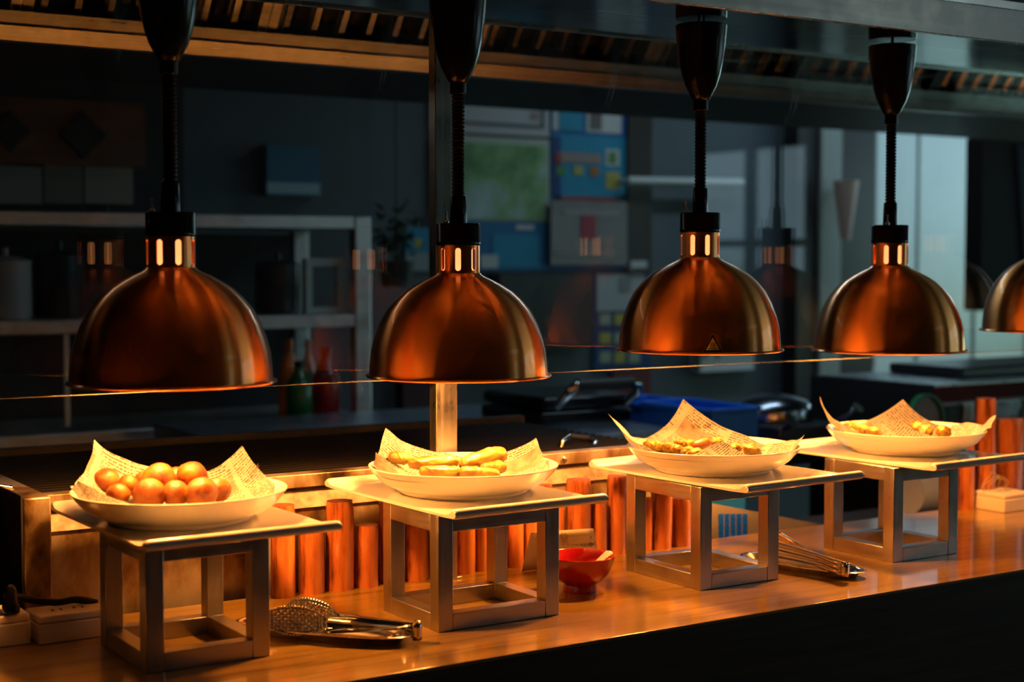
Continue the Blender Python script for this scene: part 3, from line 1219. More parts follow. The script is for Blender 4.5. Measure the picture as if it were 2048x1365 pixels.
for (x, y, b_, s_, lb) in ((1836, 855, .02, 1.0, 'crumbed nugget just right of the folded flap in the far bowl'),
                           (1853, 862, -.01, 1.15, 'crumbed nugget between the folded flap and the rightmost nugget in the far bowl'),
                           (1888, 864, -.02, 1.3, 'rounded single nugget at the right end of the far bowl')):
    nugget(3, x, y, b_, s_, int(x), lb, None)
for p in protos:
    bpy.data.objects.remove(p)

# scrap of tissue on the far platter
q = atZ(1918, 906, ZP + .0066)
mb = MB()
mb.grid(lambda u, v: (q.x + (u - .5) * .03, q.y + (v - .5) * .022, q.z + .001 + .009 * abs(noise.noise(Vector((u * 5, v * 5, 3))))), 14, 10)
tag(mb.build('tissue_scrap', mat('tissue', (.75, .78, .82), .8), solid=.0006), 'crumpled scrap of white tissue beside the bowl on the far platter', 'tissue')

# ================================================================== LOG FENCE
logs = [(541, 590, 1010), (597, 648, 1060), (651, 707, 1002), (709, 757, 1050), (758, 803, 996), (807, 857, 1046), (862, 908, 1010), (912, 948, 1030), (950, 974, 985),
        (978, 1012, 1012), (1014, 1046, 990), (1047, 1076, 1012), (1078, 1103, 969), (1107, 1130, 1000), (1132, 1180, 959), (1182, 1213, 1006), (1215, 1250, 952), (1254, 1280, 975), (1283, 1302, 996),
        (1304, 1341, 965), (1344, 1378, 996)]
ords = ['first', 'second', 'third', 'fourth', 'fifth', 'sixth', 'seventh', 'eighth', 'ninth', 'tenth', 'eleventh', 'twelfth', 'thirteenth', 'fourteenth', 'fifteenth', 'sixteenth', 'seventeenth', 'eighteenth', 'nineteenth', 'twentieth', 'twenty-first']
YL = 2.293


def make_log(x0, x1, ytop, label, group, k, Y=YL):
    a, b_ = atY(x0, 1050, Y), atY(x1, 1050, Y)
    r = (b_.x - a.x) / 2 * .93
    xc = (a.x + b_.x) / 2
    zt = atY((x0 + x1) / 2, ytop, Y).z
    h = zt - CT
    t = thing('wooden_log', label, 'log', (xc, Y, CT), group)
    mb = MB()
    nz = 10

    def fn(u, v):
        q = 2 * math.pi * u
        z = v * h
        rr = r * (1 + .05 * noise.noise(Vector((math.cos(q) * 1.2 + k, math.sin(q) * 1.2, z * 8 + k * 3.1))))
        if v > .999:
            rr *= .93
        off = .003 * noise.noise(Vector((k * 2.2, z * 6, 1)))
        return (rr * math.cos(q) + off, rr * math.sin(q) * min(1, .022 / r), z - (.0 if v < .999 else 0))
    mb.grid(fn, 24, nz)
    mb.build('trunk', log_wood, t, angle=50)
    M = MB()
    pts = [fn(i / 24, 1) for i in range(24)]
    cen = (0, 0, h + .0012)
    M.add([(*p[:2], h) for p in pts] + [cen], [(i, (i + 1) % 24, 24) for i in range(24)])
    M.build('sawn_top', log_end, t, angle=60)
    return t


for k, (a, b_, y) in enumerate(logs):
    make_log(a, b_, y, 'lacquered log in the low fence behind the counter, %s from its near end' % ords[k], 'logs of the near fence', k)
rl = [(1884, 1908, 885), (1910, 1942, 868), (1950, 1984, 797), (1990, 2044, 838), (2047, 2092, 800), (2096, 2140, 800)]
for k, (a, b_, y) in enumerate(rl):
    make_log(a, b_, y, 'lacquered log beyond the far riser stand, %s of the far fence counted from the gap' % ords[k], 'logs of the far fence', 40 + k)

# ================================================================== COUNTER SMALL THINGS
# red bowl with white spoon
red = mat('red_lacquer', (.46, .012, .014), .16, coat=.6, coat_r=.06)
q = atZ(1162, 1190, CT)
rbc = q + dh * .027
rbc.z = CT
t = thing('red_bowl', 'red lacquer bowl beside the paper card on the counter', 'bowl', rbc)
prof = [(.0005, .004), (.024, .003), (.0285, 0), (.029, .004), (.0275, .013), (.036, .0185), (.047, .030), (.054, .044), (.0583, .0605), (.0572, .0615), (.0555, .0600), (.051, .044), (.044, .031), (.033, .021), (.015, .0165), (.0005, .016)]
MB().lathe(prof, 64).build('bowl_body', red, t, angle=40)
white_plastic = mat('white_plastic', (.78, .76, .70), .3)
t = thing('soup_spoon', 'white plastic spoon leaning inside the red bowl', 'spoon', rbc)
mb = MB()
pA = Vector((-.012, -.012, .0225)); pB = rh * .052 + dh * .002 + Vector((0, 0, .066))


def sp(u, v):
    p = pA.lerp(pB, u)
    d = (pB - pA).normalized()
    s = d.cross(Vector((0, 0, 1))).normalized()
    w = .012 * (1 - u) + .0085 if u < .35 else .0060 + .0085 * ((u - .35) / .65) ** .8
    w *= min(1, (u + .03) * 9) * min(1, (1.02 - u) * 14)
    n_ = s.cross(d)
    q = (v - .5) * 2
    return p + s * (w * q) + n_ * (q * q * .004 * (1.2 if u < .4 else .35))


mb.grid(sp, 24, 8)
mb.build('spoon_body', white_plastic, t, angle=80, solid=.0016)

# paper card
card_mat = mat('card_paper', (.90, .82, .64), .7)
t = thing('paper_card', 'folded cream paper card with an emblem and handwriting, behind the red bowl', 'card', (0, 0, 0))
YC = 2.215
TL, TR = atY(1062, 1066, YC), atY(1187, 1058, YC)
d = TR - TL
BL = atZ(1078, 1138, CT + .001)
BR = BL + Vector((d.x, d.y * .3, 0))
mb = MB()
mb.grid(lambda u, v: TL.lerp(TR, u).lerp(BL.lerp(BR, u), v), 6, 6)
mb.build('front_leaf', card_mat, t, solid=.0006)
BK = Vector((0, .038, 0))
TLb, TRb = TL + Vector((0, .0012, 0)), TR + Vector((0, .0012, 0))
mb = MB()
mb.grid(lambda u, v: TLb.lerp(TRb, u).lerp(Vector((TL.x, YC + .03, CT + .001)).lerp(Vector((TR.x, YC + .03, CT + .001)), u), v), 4, 4)
mb.build('back_leaf', card_mat, t, solid=.0006)
mb = MB()
f0 = BL + Vector((-.012, .006, 0))
mb.add([f0, f0 + Vector((.03, 0, 0)), BL + Vector((.02, -.012, 0)), BL + Vector((0, -.012, 0))], [(0, 1, 2, 3)])
mb.build('folded_foot', card_mat, t, solid=.0006)
# card face frame: U along the top edge, V down the face
Uv = (TR - TL).normalized(); Vv = (BL - TL).normalized(); Vn = Uv.cross(Vv).normalized()
if Vn.dot(CAM - TL) < 0:
    Vn = -Vn
cw, ch = (TR - TL).length, (BL - TL).length


def on_card(a, b_, off=.0008):
    return TL + Uv * a + Vv * b_ + Vn * off


ccol = mat('card_handwriting', (.03, .02, .015), .7)
ccol2 = mat('card_print', (.28, .15, .09), .7)
tv, tf = text_polys('\u4fdd,\u98df\u54c1\u7684\u8bf7\u53d6\u7528!', .0098)
xm = max(v.x for v in tv)
s_ = cw * .52 / xm
MB().add([on_card(cw * .415 + v.x * s_, ch * .475 - v.y * 1.0) for v in tv], tf).build('handwritten_line', ccol, t, smooth=False)
# emblem: ring of a broken diamond knot
mb = MB()
ec = (cw * .50, ch * .155)
for rr, wdt in ((.0078, .0011), (.0047, .001)):
    for k in range(4):
        a0 = k * math.pi / 2 + .2
        vs = []
        for j in range(9):
            a = a0 + (math.pi / 2 - .4) * j / 8
            f = 1 / (abs(math.cos(a + (.0 if rr > .006 else 0))) + abs(math.sin(a))) * 1.25 if rr < .006 else 1
            for w_ in (-wdt / 2, wdt / 2):
                vs.append(on_card(ec[0] + (rr * f + w_) * math.cos(a), ec[1] + (rr * f + w_) * math.sin(a)))
        mb.add(vs, [(2 * i, 2 * i + 1, 2 * i + 3, 2 * i + 2) for i in range(8)])
mb.build('emblem', ccol2, t, smooth=False)
mb = MB()
for k, (w_, yy) in enumerate(((.012, .25), (.014, .285), (.014, .315), (.016, .36))):
    n_ = 6
    for j in range(n_):
        x0 = ec[0] - w_ / 2 + w_ * j / n_
        y0 = ch * yy
        mb.add([on_card(x0, y0), on_card(x0 + w_ / n_ * .6, y0), on_card(x0 + w_ / n_ * .6, y0 + .0013), on_card(x0, y0 + .0013)], [(0, 1, 2, 3)])
mb.build('printed_lines', ccol2, t, smooth=False)
mb = MB()


def stroke(a, b_, w_):
    a, b_ = Vector((*a, 0)), Vector((*b_, 0))
    n_ = (b_ - a).normalized().cross(Vector((0, 0, 1))) * w_ / 2
    return [on_card(*(a + n_)[:2]), on_card(*(b_ + n_)[:2]), on_card(*(b_ - n_)[:2]), on_card(*(a - n_)[:2])]


for a, b_ in (((.90, .37), (.985, .475)), ((.985, .37), (.90, .475)), ((.915, .27), (.945, .19))):
    mb.add(stroke((cw * a[0], ch * a[1]), (cw * b_[0], ch * b_[1]), .0016), [(0, 1, 2, 3)])
mb.build('crossed_mark', mat('card_red_mark', (.40, .06, .03), .7), t, smooth=False)

# trays and tongs
def oval_tray(label, c, ang, L, W, H=.012):
    t = thing('oval_tray', label, 'tray', c, 'steel tong trays on the counter', ang)
    mb = MB()
    n = 64

    def ring(l, w, z, e=2.6):
        out = []
        for k in range(n):
            a = 2 * math.pi * k / n
            ca, sa = math.cos(a), math.sin(a)
            out.append((l / 2 * math.copysign(abs(ca) ** (2 / e), ca), w / 2 * math.copysign(abs(sa) ** (2 / e), sa), z))
        return out
    rings = [ring(L * .80, W * .62, .0), ring(L * .86, W * .72, .001), ring(L * .93, W * .84, H * .85), ring(L * .98, W * .96, H), ring(L, W, H * .93), ring(L, W, H * .83), ring(L * .98, W * .95, H * .88), ring(L * .92, W * .83, H * .75), ring(L * .85, W * .71, .0022), ring(L * .79, W * .60, .0014)]
    # order: outer bottom -> lip -> inner floor
    order = [rings[0], rings[1], rings[7], rings[6], rings[5], rings[4], rings[3], rings[2], rings[8], rings[9]]
    vs = [p for r_ in order for p in r_]
    fs = []
    for i in range(len(order) - 1):
        for k in range(n):
            l = (k + 1) % n
            fs.append((i * n + k, i * n + l, (i + 1) * n + l, (i + 1) * n + k))
    fs.append(tuple(range(n))); fs.append(tuple((len(order) - 1) * n + k for k in range(n)))
    mb.add(vs, fs).build('tray_body', polished, t, angle=50)
    return t


# --- perforated spoon tongs (near)
z0 = CT + .012
tA, tB = atZ(476, 1243, CT + .012), atZ(826, 1274, CT + .012)
ctr = (tA + tB) / 2; ctr.z = CT
ang = math.atan2(tB.y - tA.y, tB.x - tA.x)
Lt = (tB - tA).length
oval_tray('oval steel tray under the perforated spoon tongs', ctr, ang, Lt, .088, .016)

t = thing('serving_tongs', 'steel serving tongs with perforated spoon heads on an oval tray', 'tongs', (0, 0, 0))
hz = CT + .017
hinge = atZ(838, 1262, CT + .019)


def tong_arm(tip, hinge_pt, side, name, head_len, head_h, perforated=True, base_w=.012, zc0=.012, zc1=.020):
    """strip standing on edge: runs from the hinge to the head; 'side' bulges the head outward"""
    A = Vector((hinge_pt.x, hinge_pt.y, 0)); T = Vector((tip.x, tip.y, 0))
    d = (T - A); L = d.length; d.normalize()
    s = Vector((-d.y, d.x, 0)) * side
    hs = 1 - head_len / L
    zb = hinge_pt.z

    def half_h(u):
        if u < hs:
            return base_w * (1 - .25 * u / hs)
        q = (u - hs) / (1 - hs)
        e = math.sqrt(max(0, 1 - ((q - .5) / .52) ** 2))
        f = min(1, q / .3)
        return max(base_w * .75 * (1 - f), head_h * e)

    def P(u, v):
        h = half_h(u)
        bow = .010 * math.sin(math.pi * min(1, u * 1.15)) + .0
        q = (u - hs) / (1 - hs) if u > hs else 0
        dish = .011 * math.sin(math.pi * q) * (1 - v * v) if q > 0 else .0028 * (1 - v * v)
        zc = zb + (tip.z - zb) * u
        return A + d * (L * u) + s * (bow + dish) + Vector((0, 0, zc + h * v))
    mb = MB()
    nu1 = 26
    mb.grid(lambda a, b_: P(a * hs, -1 + 2 * b_), nu1, 8)
    if not perforated:
        mb.grid(lambda a, b_: P(hs + (1 - hs) * a * .995, -1 + 2 * b_), 16, 8)
    else:
        NU, NV = 17, 9
        for i in range(NU):
            for j in range(NV):
                u0, u1 = hs + (1 - hs) * i / NU * .995, hs + (1 - hs) * (i + 1) / NU * .995
                v0, v1 = -1 + 2 * j / NV, -1 + 2 * (j + 1) / NV
                solid = i < 2 or i >= NU - 2 or j == 0 or j == NV - 1 or (i + j) % 2 == 1 and False
                if (i % 2 == 1) ^ (j % 2 == 0):
                    solid = True
                cu, cv = (u0 + u1) / 2, (v0 + v1) / 2
                bd = []
                for k in range(16):
                    a = 2 * math.pi * (k + .5) / 16
                    c_, s2 = math.cos(a), math.sin(a)
                    m_ = max(abs(c_), abs(s2))
                    bd.append((cu + (u1 - u0) / 2 * c_ / m_, cv + (v1 - v0) / 2 * s2 / m_))
                for qs in ((1, 1), (-1, 1), (-1, -1), (1, -1)):
                    tgt = (cu + (u1 - u0) / 2 * qs[0], cv + (v1 - v0) / 2 * qs[1])
                    kk = min(range(16), key=lambda z_: ((bd[z_][0] - tgt[0]) / (u1 - u0)) ** 2 + ((bd[z_][1] - tgt[1]) / (v1 - v0)) ** 2)
                    bd[kk] = tgt
                if solid:
                    mb.add([P(u0, v0), P(u1, v0), P(u1, v1), P(u0, v1)], [(0, 1, 2, 3)])
                else:
                    ho = [(cu + (u1 - u0) * .36 * math.cos(2 * math.pi * (k + .5) / 16), cv + (v1 - v0) * .36 * math.sin(2 * math.pi * (k + .5) / 16)) for k in range(16)]
                    mb.add([P(*p) for p in bd + ho], [(k, (k + 1) % 16, 16 + (k + 1) % 16, 16 + k) for k in range(16)])
    return mb


tipA = atZ(530, 1243, CT + .030); tipA.z = CT + .033
tipB = atZ(575, 1222, CT + .034); tipB.z = CT + .037
mb = tong_arm(tipA, hinge, -1, 'arm', .085, .022)
mb.build('arm', polished, t, angle=70, solid=.0012)
mb = tong_arm(tipB, hinge, 1, 'arm', .085, .022)
mb.build('arm', polished, t, angle=70, solid=.0012)
dxy = (hinge - tipA); dxy.z = 0; dxy.normalize()
sxy = Vector((-dxy.y, dxy.x, 0))
mb = MB()
pts = [hinge - sxy * .010 - dxy * .008, hinge - sxy * .0085 + dxy * .001, hinge - sxy * .0045 + dxy * .0035, hinge + sxy * .0045 + dxy * .0035, hinge + sxy * .0085 + dxy * .001, hinge + sxy * .010 - dxy * .008]
mb.grid(lambda u, v: Vector((pts[int(round(u * 5))].x, pts[int(round(u * 5))].y, hinge.z - .0125 + .025 * v)), 5, 4)
mb.build('spring_bend', polished, t, angle=60, solid=.0016)
# slotted pull ring lying under the arms
rc = hinge - dxy * .075 - sxy * .006
pr = []
for k in range(28):
    a = 2 * math.pi * k / 28
    pr.append(Vector((rc.x, rc.y, CT + .026)) + dxy * (.062 * math.copysign(abs(math.cos(a)) ** .7, math.cos(a))) + sxy * (.012 * math.sin(a)) + Vector((0, 0, -.004 + .005 * math.cos(a))))
MB().tube(pr, .0021, 8, closed=True).build('locking_ring', polished, t)

# --- smooth tongs (far)
tA, tB = atZ(1486, 1108, CT + .012), atZ(1728, 1146, CT + .012)
ctr = (tA + tB) / 2; ctr.z = CT
ang = math.atan2(tB.y - tA.y, tB.x - tA.x)
oval_tray('oval steel tray under the smooth ridged tongs', ctr, ang, (tB - tA).length, .082, .014)
t = thing('serving_tongs', 'steel tongs with plain ridged blades spread on an oval tray beside the far stand', 'tongs', (0, 0, 0))
hinge = atZ(1690, 1140, CT + .022)


def blade(tip, side):
    A = Vector((hinge.x, hinge.y, 0)); T = Vector((tip.x, tip.y, 0))
    d = (T - A); L = d.length; d.normalize()
    s = Vector((-d.y, d.x, 0)) * side

    def P(u, v):
        v = v * 2 - 1
        h = .0115 + .010 * u ** 1.3
        if u > .9:
            h *= math.sqrt(max(.05, 1 - ((u - .9) / .1) ** 2 * .6))
        rid = .0016 * math.cos(v * math.pi * 3) * min(1, u * 5)
        bow = .006 * math.sin(math.pi * u)
        return A + d * (L * u) + s * (.006 + bow + rid) + Vector((0, 0, hinge.z + (tip.z - hinge.z) * u + h * v))
    return MB().grid(P, 26, 18)


t1 = atZ(1512, 1094, CT + .035); t1.z = CT + .033
t2 = atZ(1556, 1078, CT + .040); t2.z = CT + .036
blade(t1, -1).build('arm', polished, t, angle=60, solid=.0012)
blade(t2, 1).build('arm', polished, t, angle=60, solid=.0012)
dxy = (hinge - t1); dxy.z = 0; dxy.normalize()
sxy = Vector((-dxy.y, dxy.x, 0))
pts = [hinge - sxy * .0075 - dxy * .004, hinge - sxy * .0075 + dxy * .003, hinge - sxy * .005 + dxy * .0065, hinge + sxy * .005 + dxy * .0065, hinge + sxy * .0075 + dxy * .003, hinge + sxy * .0075 - dxy * .004]
mb = MB()
mb.grid(lambda u, v: Vector((pts[int(round(u * 5))].x, pts[int(round(u * 5))].y, hinge.z - .0115 + .023 * v)), 5, 4)
mb.build('spring_bend', polished, t, angle=60, solid=.0016)

# socket boxes at the near end and at the far end
sock = mat('socket_box_white', (.80, .72, .62), .45, noise_amt=.15, noise_scale=14)


def socket_box(label, x0, y0, x1, y1, h, lid=True, group='white socket boxes on the counter'):
    t = thing('socket_box', label, 'socket box', (x0, y0, CT), group)
    B(0, 0, 0, x1 - x0, y1 - y0, h * .72).build('box_base', sock, t, bevel=.002)
    B(.001, .001, h * .735, x1 - x0 - .001, y1 - y0 - .001, h).build('lid', sock, t, bevel=.003)
    sl = MB()
    for fx in (.35, .65):
        for a in (-.006, .006):
            cx, cy = (x1 - x0) * fx + a, (y1 - y0) * .5
            sl.box(cx - .0014, cy - .005, h - .0005, cx + .0014, cy + .005, h + .0006)
    sl.build('socket_slots', black_matt, t, smooth=False)
    return t


pB0 = atZ(78, 1292, CT)
socket_box('white socket box with the black cable across it, against the near riser stand', pB0.x, pB0.y, pB0.x + .105, pB0.y + .075, .040)
pA1 = atZ(65, 1287, CT)
socket_box('white socket box with a black plug in it, at the near end of the counter', pA1.x - .13, pA1.y - .004, pA1.x - .003, pA1.y + .075, .045)
pr_ = atZ(1972, 1021, CT)
tb = socket_box('white socket box with thin wire loops, beyond the far riser stand', pr_.x, pr_.y - .05, pr_.x + .095, pr_.y + .035, .040)
# black plug and cable
t = thing('power_plug', 'black power plug standing in the near socket box, with its cable', 'plug', (0, 0, 0))
pz = CT + .0456
pp = atZ(22, 1228, pz)
MB().lathe([(.010, 0), (.0125, .002), (.0125, .012), (.009, .018), (.0085, .034), (.005, .040)], 20, Matrix.Translation((pp.x, pp.y, pz))).build('plug_body', black_plastic, t)
cb = []
for (x, y, z) in ((22, 1196, .075), (10, 1190, .082), (40, 1196, .070), (75, 1203, .056), (115, 1206, .049), (150, 1199, .052), (178, 1203, .050), (196, 1208, .047)):
    cb.append(atY(x, y, pp.y + .03 * (1 if z < .08 else .5)))
fine = []
for i in range(len(cb) - 1):
    for s_ in range(6):
        fine.append(cb[i].lerp(cb[i + 1], s_ / 6))
for _ in range(4):
    fine = [fine[0]] + [(fine[i - 1] + fine[i] * 2 + fine[i + 1]) / 4 for i in range(1, len(fine) - 1)] + [fine[-1]]
fine[0] = Vector((pp.x, pp.y, pz + .037))
MB().tube(fine, .0055, 10).build('cable', black_cord, t)
# wire loops on the far box
mb = MB()
base = Vector((pr_.x + .03, pr_.y - .01, CT + .040))
for k, (w_, h_, oy) in enumerate(((.030, .034, 0), (.038, .030, .012), (.024, .040, .02))):
    pts = [base + Vector((-w_ * math.cos(math.pi * j / 14), oy + .006 * math.sin(j), h_ * math.sin(math.pi * j / 14) + .0012)) for j in range(15)]
    mb.tube(pts, .0009, 6)
tag(mb.build('wire_loop', mat('straw_wire', (.45, .36, .22), .5)), 'loops of thin straw coloured wire on the far socket box', 'wire')

# ================================================================== GRILL behind the fence
X0, X1 = .615, 1.90
t = thing('charcoal_grill', 'stainless charcoal grill with oily stains and a black grate behind the log fence', 'grill', (0, 2.35, 0))
Z = CAMZ
B(X0 + .043, 0.0, Z - .70, X1, .02, Z - .418).build('front_panel', stained_steel, t, smooth=False)
mb = MB().prism([(X0 + .043, 0.004, Z - .418), (X0 + .043, -.006, Z - .416), (X0 + .043, .012, Z - .384), (X0 + .043, .03, Z - .384), (X0 + .043, .03, Z - .418)], (X1 - X0 - .043, 0, 0))
mb.build('sloped_ledge', ramp_mat('ledge_steel', [(.35, (.08, .055, .035)), (.65, (.24, .20, .15))], 30, .5, (1, 1, 1), bump=.3, metal=.2), t, smooth=False)
B(X0 + .043, -.002, Z - .382, X1, .03, Z - .359).build('top_rim', stained_steel, t, bevel=.0015)
B(X0 + .0005, -.035, Z - .55, X0 + .0425, .55, Z - .356).build('end_cap', stained_steel, t, bevel=.003)
B(X0 - .003, -.034, Z - .55, X0, .56, Z - .352).build('side_panel', black_matt, t, smooth=False)
B(X0 + .04, .03, Z - .60, X1, .55, Z - .40).build('fire_box', black_matt, t, smooth=False)
B(X0 + .04, .04, 0, X1, .54, Z - .601).build('cabinet_base', black_matt, t, smooth=False)
grate_mat = mat('black_iron', (.005, .0045, .004), .6, noise_amt=.3, noise_scale=40, spec=.08)
mb = MB()
for k in range(20):
    y = .04 + k * .026
    mb.tube([(X0 + .05, y, Z - .366), (X1 - .02, y, Z - .366)], .0042, 8)
for x in [X0 + .05 + k * (X1 - X0 - .07) / 5 for k in range(6)]:
    mb.box(x - .004, .03, Z - .380, x + .004, .55, Z - .371)
mb.build('grate', grate_mat, t)
B(X0 + .04, .548, Z - .40, X1, .57, Z - .35).build('rear_rim', black_matt, t, smooth=False)
o = MB().lathe([(.0005, 0), (.006, 0), (.006, .003), (.004, .0045), (.0005, .0045)], 12, Matrix.Translation((1.627, -.003, Z - .372)) @ Matrix.Rotation(R(90), 4, 'X')).build('bolt', polished, t)
# lever at the near end
a, b_ = atY(0, 973, 2.42), atY(22, 977, 2.42)
off = Vector((0, -2.35, 0))
mb = MB().tube([a + off - Vector((.06, 0, -.004)), a + off, b_ + off], [.005, .005, .006], 10)
mb.tube([b_ + off, b_ + off - Vector((0, 0, .018))], .006, 10)
mb.build('lever', polished, t)
# grate handle at the far end
hp = [atY(1122, 896, 2.46), atY(1124, 884, 2.46), atY(1140, 873, 2.48), atY(1178, 877, 2.50), atY(1192, 884, 2.46), atY(1184, 900, 2.44)]
hp = [p + off for p in hp]
MB().tube([hp[3], hp[4], hp[5]], .0045, 10).build('grate_handle', polished, t)
h_ = MB().tube([hp[0], hp[1], hp[2]], .0045, 10).build('grate_handle', polished, t)
MB().tube([hp[2], hp[2].lerp(hp[3], .5), hp[3]], .0055, 10).build('grip', black_matt, h_)

# ================================================================== EXHAUST HOOD
ZR0, ZR1 = CAMZ + .418, CAMZ + .472
t = thing('exhaust_hood', 'long stainless exhaust hood with slanted baffle filters over the grill', 'hood', (0, 2.95, 0))
MB().prism([(-1.2, -.010, ZR1), (-1.2, .0, ZR0 + .027), (-1.2, .035, ZR0 + .027), (-1.2, .035, ZR1)], (7.8, 0, 0)).build('gutter_rail', hood_steel, t, smooth=False)
MB().prism([(-1.2, -.010, ZR0 + .026), (-1.2, .004, ZR0), (-1.2, .035, ZR0), (-1.2, .035, ZR0 + .026)], (7.8, 0, 0)).build('gutter_lip', hood_steel, t, smooth=False)
slat_mat = steel_mat('baffle_steel', (.50, .52, .54), .16, (40, 3, 3), .15)
ndir = Vector((0, -.588, .809))       # up along the filter bank
nrm = Vector((0, .809, .588))
FW = .50
x = -1.2
fl = .42
k = 0
while x < 6.4:
    fr = MB()
    o3 = Vector((x, .012, ZR1))
    for (a, b_) in ((0, .02), (FW - .022, FW - .002)):
        p0 = o3 + Vector((a, 0, 0)); p1 = o3 + Vector((b_, 0, 0))
        fr.prism([p0, p1, p1 + nrm * .03, p0 + nrm * .03], ndir * fl)
    f_ = fr.build('filter_frame', hood_steel, t, smooth=False)
    sm = MB()
    n_ = 7
    for j in range(n_):
        xs = .026 + j * (FW - .052) / n_
        wv = (FW - .052) / n_
        p = o3 + Vector((xs, 0, 0))
        # one baffle: a shallow folded channel
        prof = [p + nrm * .010, p + Vector((wv * .12, 0, 0)), p + Vector((wv * .32, 0, 0)), p + Vector((wv * .62, 0, 0)) + nrm * .018, p + Vector((wv * .59, 0, 0)) + nrm * .020, p + Vector((wv * .31, 0, 0)) + nrm * .003, p + Vector((wv * .14, 0, 0)) + nrm * .003, p + Vector((.003, 0, 0)) + nrm * .012]
        sm.prism(prof, ndir * fl)
    sm.build('baffle_slats', slat_mat, f_, smooth=False)
    bk = MB()
    p = o3 + nrm * .034
    bk.prism([p, p + Vector((FW, 0, 0)), p + Vector((FW, 0, 0)) + nrm * .004, p + nrm * .004], ndir * fl)
    bk.build('filter_backing', black_matt, f_, smooth=False)
    x += FW
    k += 1
B(-1.2, .03, ZR0 + .05, 6.6, 1.0, 2.70).build('hood_body', black_matt, t, smooth=False)

# ================================================================== KITCHEN BEYOND THE GLASS
def box_at(mb, x0, y0, x1, y1, Y, dp):
    """box whose front face at depth Y covers that patch of the view; dp metres deep"""
    a, b_ = atY(x0, (y0 + y1) / 2, Y), atY(x1, (y0 + y1) / 2, Y)
    xm = (x0 + x1) / 2
    zt, zb = atY(xm, y0, Y).z, atY(xm, y1, Y).z
    mb.box(a.x, Y, zb, b_.x, Y + dp, zt)
    return mb


def wall_sheet(name, label, cat, x0, y0, x1, y1, m, Y=5.2, th=.012, group=None):
    mb = box_at(MB(), x0, y0, x1, y1, Y - th, th - .001)
    xs = [v[0] for v in mb.v]; zs = [v[2] for v in mb.v]
    c = Vector(((min(xs) + max(xs)) / 2, Y - th, (min(zs) + max(zs)) / 2))
    t = thing(name, label, cat, c, group)
    mb.v = [tuple(Vector(v) - c) for v in mb.v]
    mb.build('sheet' if cat in ('poster', 'certificate', 'calendar', 'notice') else 'panel', m, t, smooth=False)
    return t


def sheet_part(t, name, x0, y0, x1, y1, m, lift, Y=5.2):
    yy = t.location.y - lift
    mb = box_at(MB(), x0, y0, x1, y1, yy, .002)
    mb.v = [tuple(Vector(v) - t.location) for v in mb.v]
    return mb.build(name, m, t, smooth=False)


cm = lambda n, c, r=.5: mat(n, c, r)
blue = cm('poster_blue', (.01, .13, .38)); cyan = cm('poster_cyan', (.015, .27, .44)); deep = cm('poster_deep_blue', (.008, .05, .20))
paperw = cm('poster_white', (.62, .60, .58)); pbrown = cm('poster_brown', (.17, .13, .11)); pred = cm('poster_red', (.36, .03, .04))
pyel = cm('poster_yellow', (.50, .42, .08)); pgreen = cm('poster_green', (.10, .26, .05)); porange = cm('poster_orange', (.46, .17, .04)); ppink = cm('poster_pink', (.36, .24, .22))

# information poster
t = wall_sheet('info_poster', 'tall blue information poster with small picture blocks on the kitchen wall', 'poster', 1102, 170, 1254, 542, blue)
sheet_part(t, 'lower_field', 1102, 272, 1252, 400, cyan, .002)
sheet_part(t, 'side_stripe', 1104, 272, 1122, 420, deep, .004)
sheet_part(t, 'red_seal', 1106, 172, 1117, 186, pred, .004)
sheet_part(t, 'green_caption', 1112, 196, 1166, 210, pgreen, .004)
sheet_part(t, 'picture_frame', 1106, 214, 1167, 262, paperw, .004)
sheet_part(t, 'picture', 1118, 222, 1167, 262, cyan, .006)
sheet_part(t, 'notice_box', 1173, 222, 1243, 266, paperw, .004)
sheet_part(t, 'notice_picture', 1180, 226, 1204, 260, pbrown, .006)
sheet_part(t, 'caption_bar', 1116, 306, 1203, 326, ppink, .006)
sheet_part(t, 'caption_cap', 1110, 306, 1122, 326, pred, .008)
for (x, y, c) in ((1122, 341, pgreen), (1157, 341, pyel), (1189, 343, porange)):
    sheet_part(t, 'round_icon', x - 9, y - 9, x + 9, y + 9, c, .006)
sheet_part(t, 'leaf_icon', 1212, 299, 1239, 332, paperw, .004)
sheet_part(t, 'leaf', 1218, 304, 1233, 327, pgreen, .006)
sheet_part(t, 'yellow_icon', 1212, 344, 1240, 378, pyel, .004)
sheet_part(t, 'red_band', 1110, 394, 1238, 408, pred, .004)
# plastic sleeve
t = wall_sheet('plastic_sleeve', 'creased clear plastic sleeve with red markings, pinned low on the blue poster', 'sleeve', 1102, 402, 1255, 530, cm('sleeve_film', (.19, .15, .14), .25), Y=5.17)
sheet_part(t, 'red_mark', 1163, 430, 1192, 478, cm('sleeve_red', (.42, .05, .08)), .004)
sheet_part(t, 'pale_crease', 1128, 420, 1240, 432, cm('sleeve_pale', (.33, .29, .28)), .003)
sheet_part(t, 'pale_patch', 1112, 500, 1235, 516, cm('sleeve_pale_two', (.30, .25, .24)), .003)
# framed certificate
t = wall_sheet('framed_certificate', 'pale framed certificate above the green reflection on the kitchen wall', 'certificate', 860, 140, 1099, 268, cm('certificate_paper', (.52, .50, .50)))
sheet_part(t, 'frame_line', 885, 245, 1089, 252, cm('certificate_line', (.13, .12, .12)), .003)
sheet_part(t, 'frame_line', 1083, 166, 1089, 252, MATS['certificate_line'], .003)
sheet_part(t, 'stamp', 1062, 224, 1078, 240, ppink, .003)
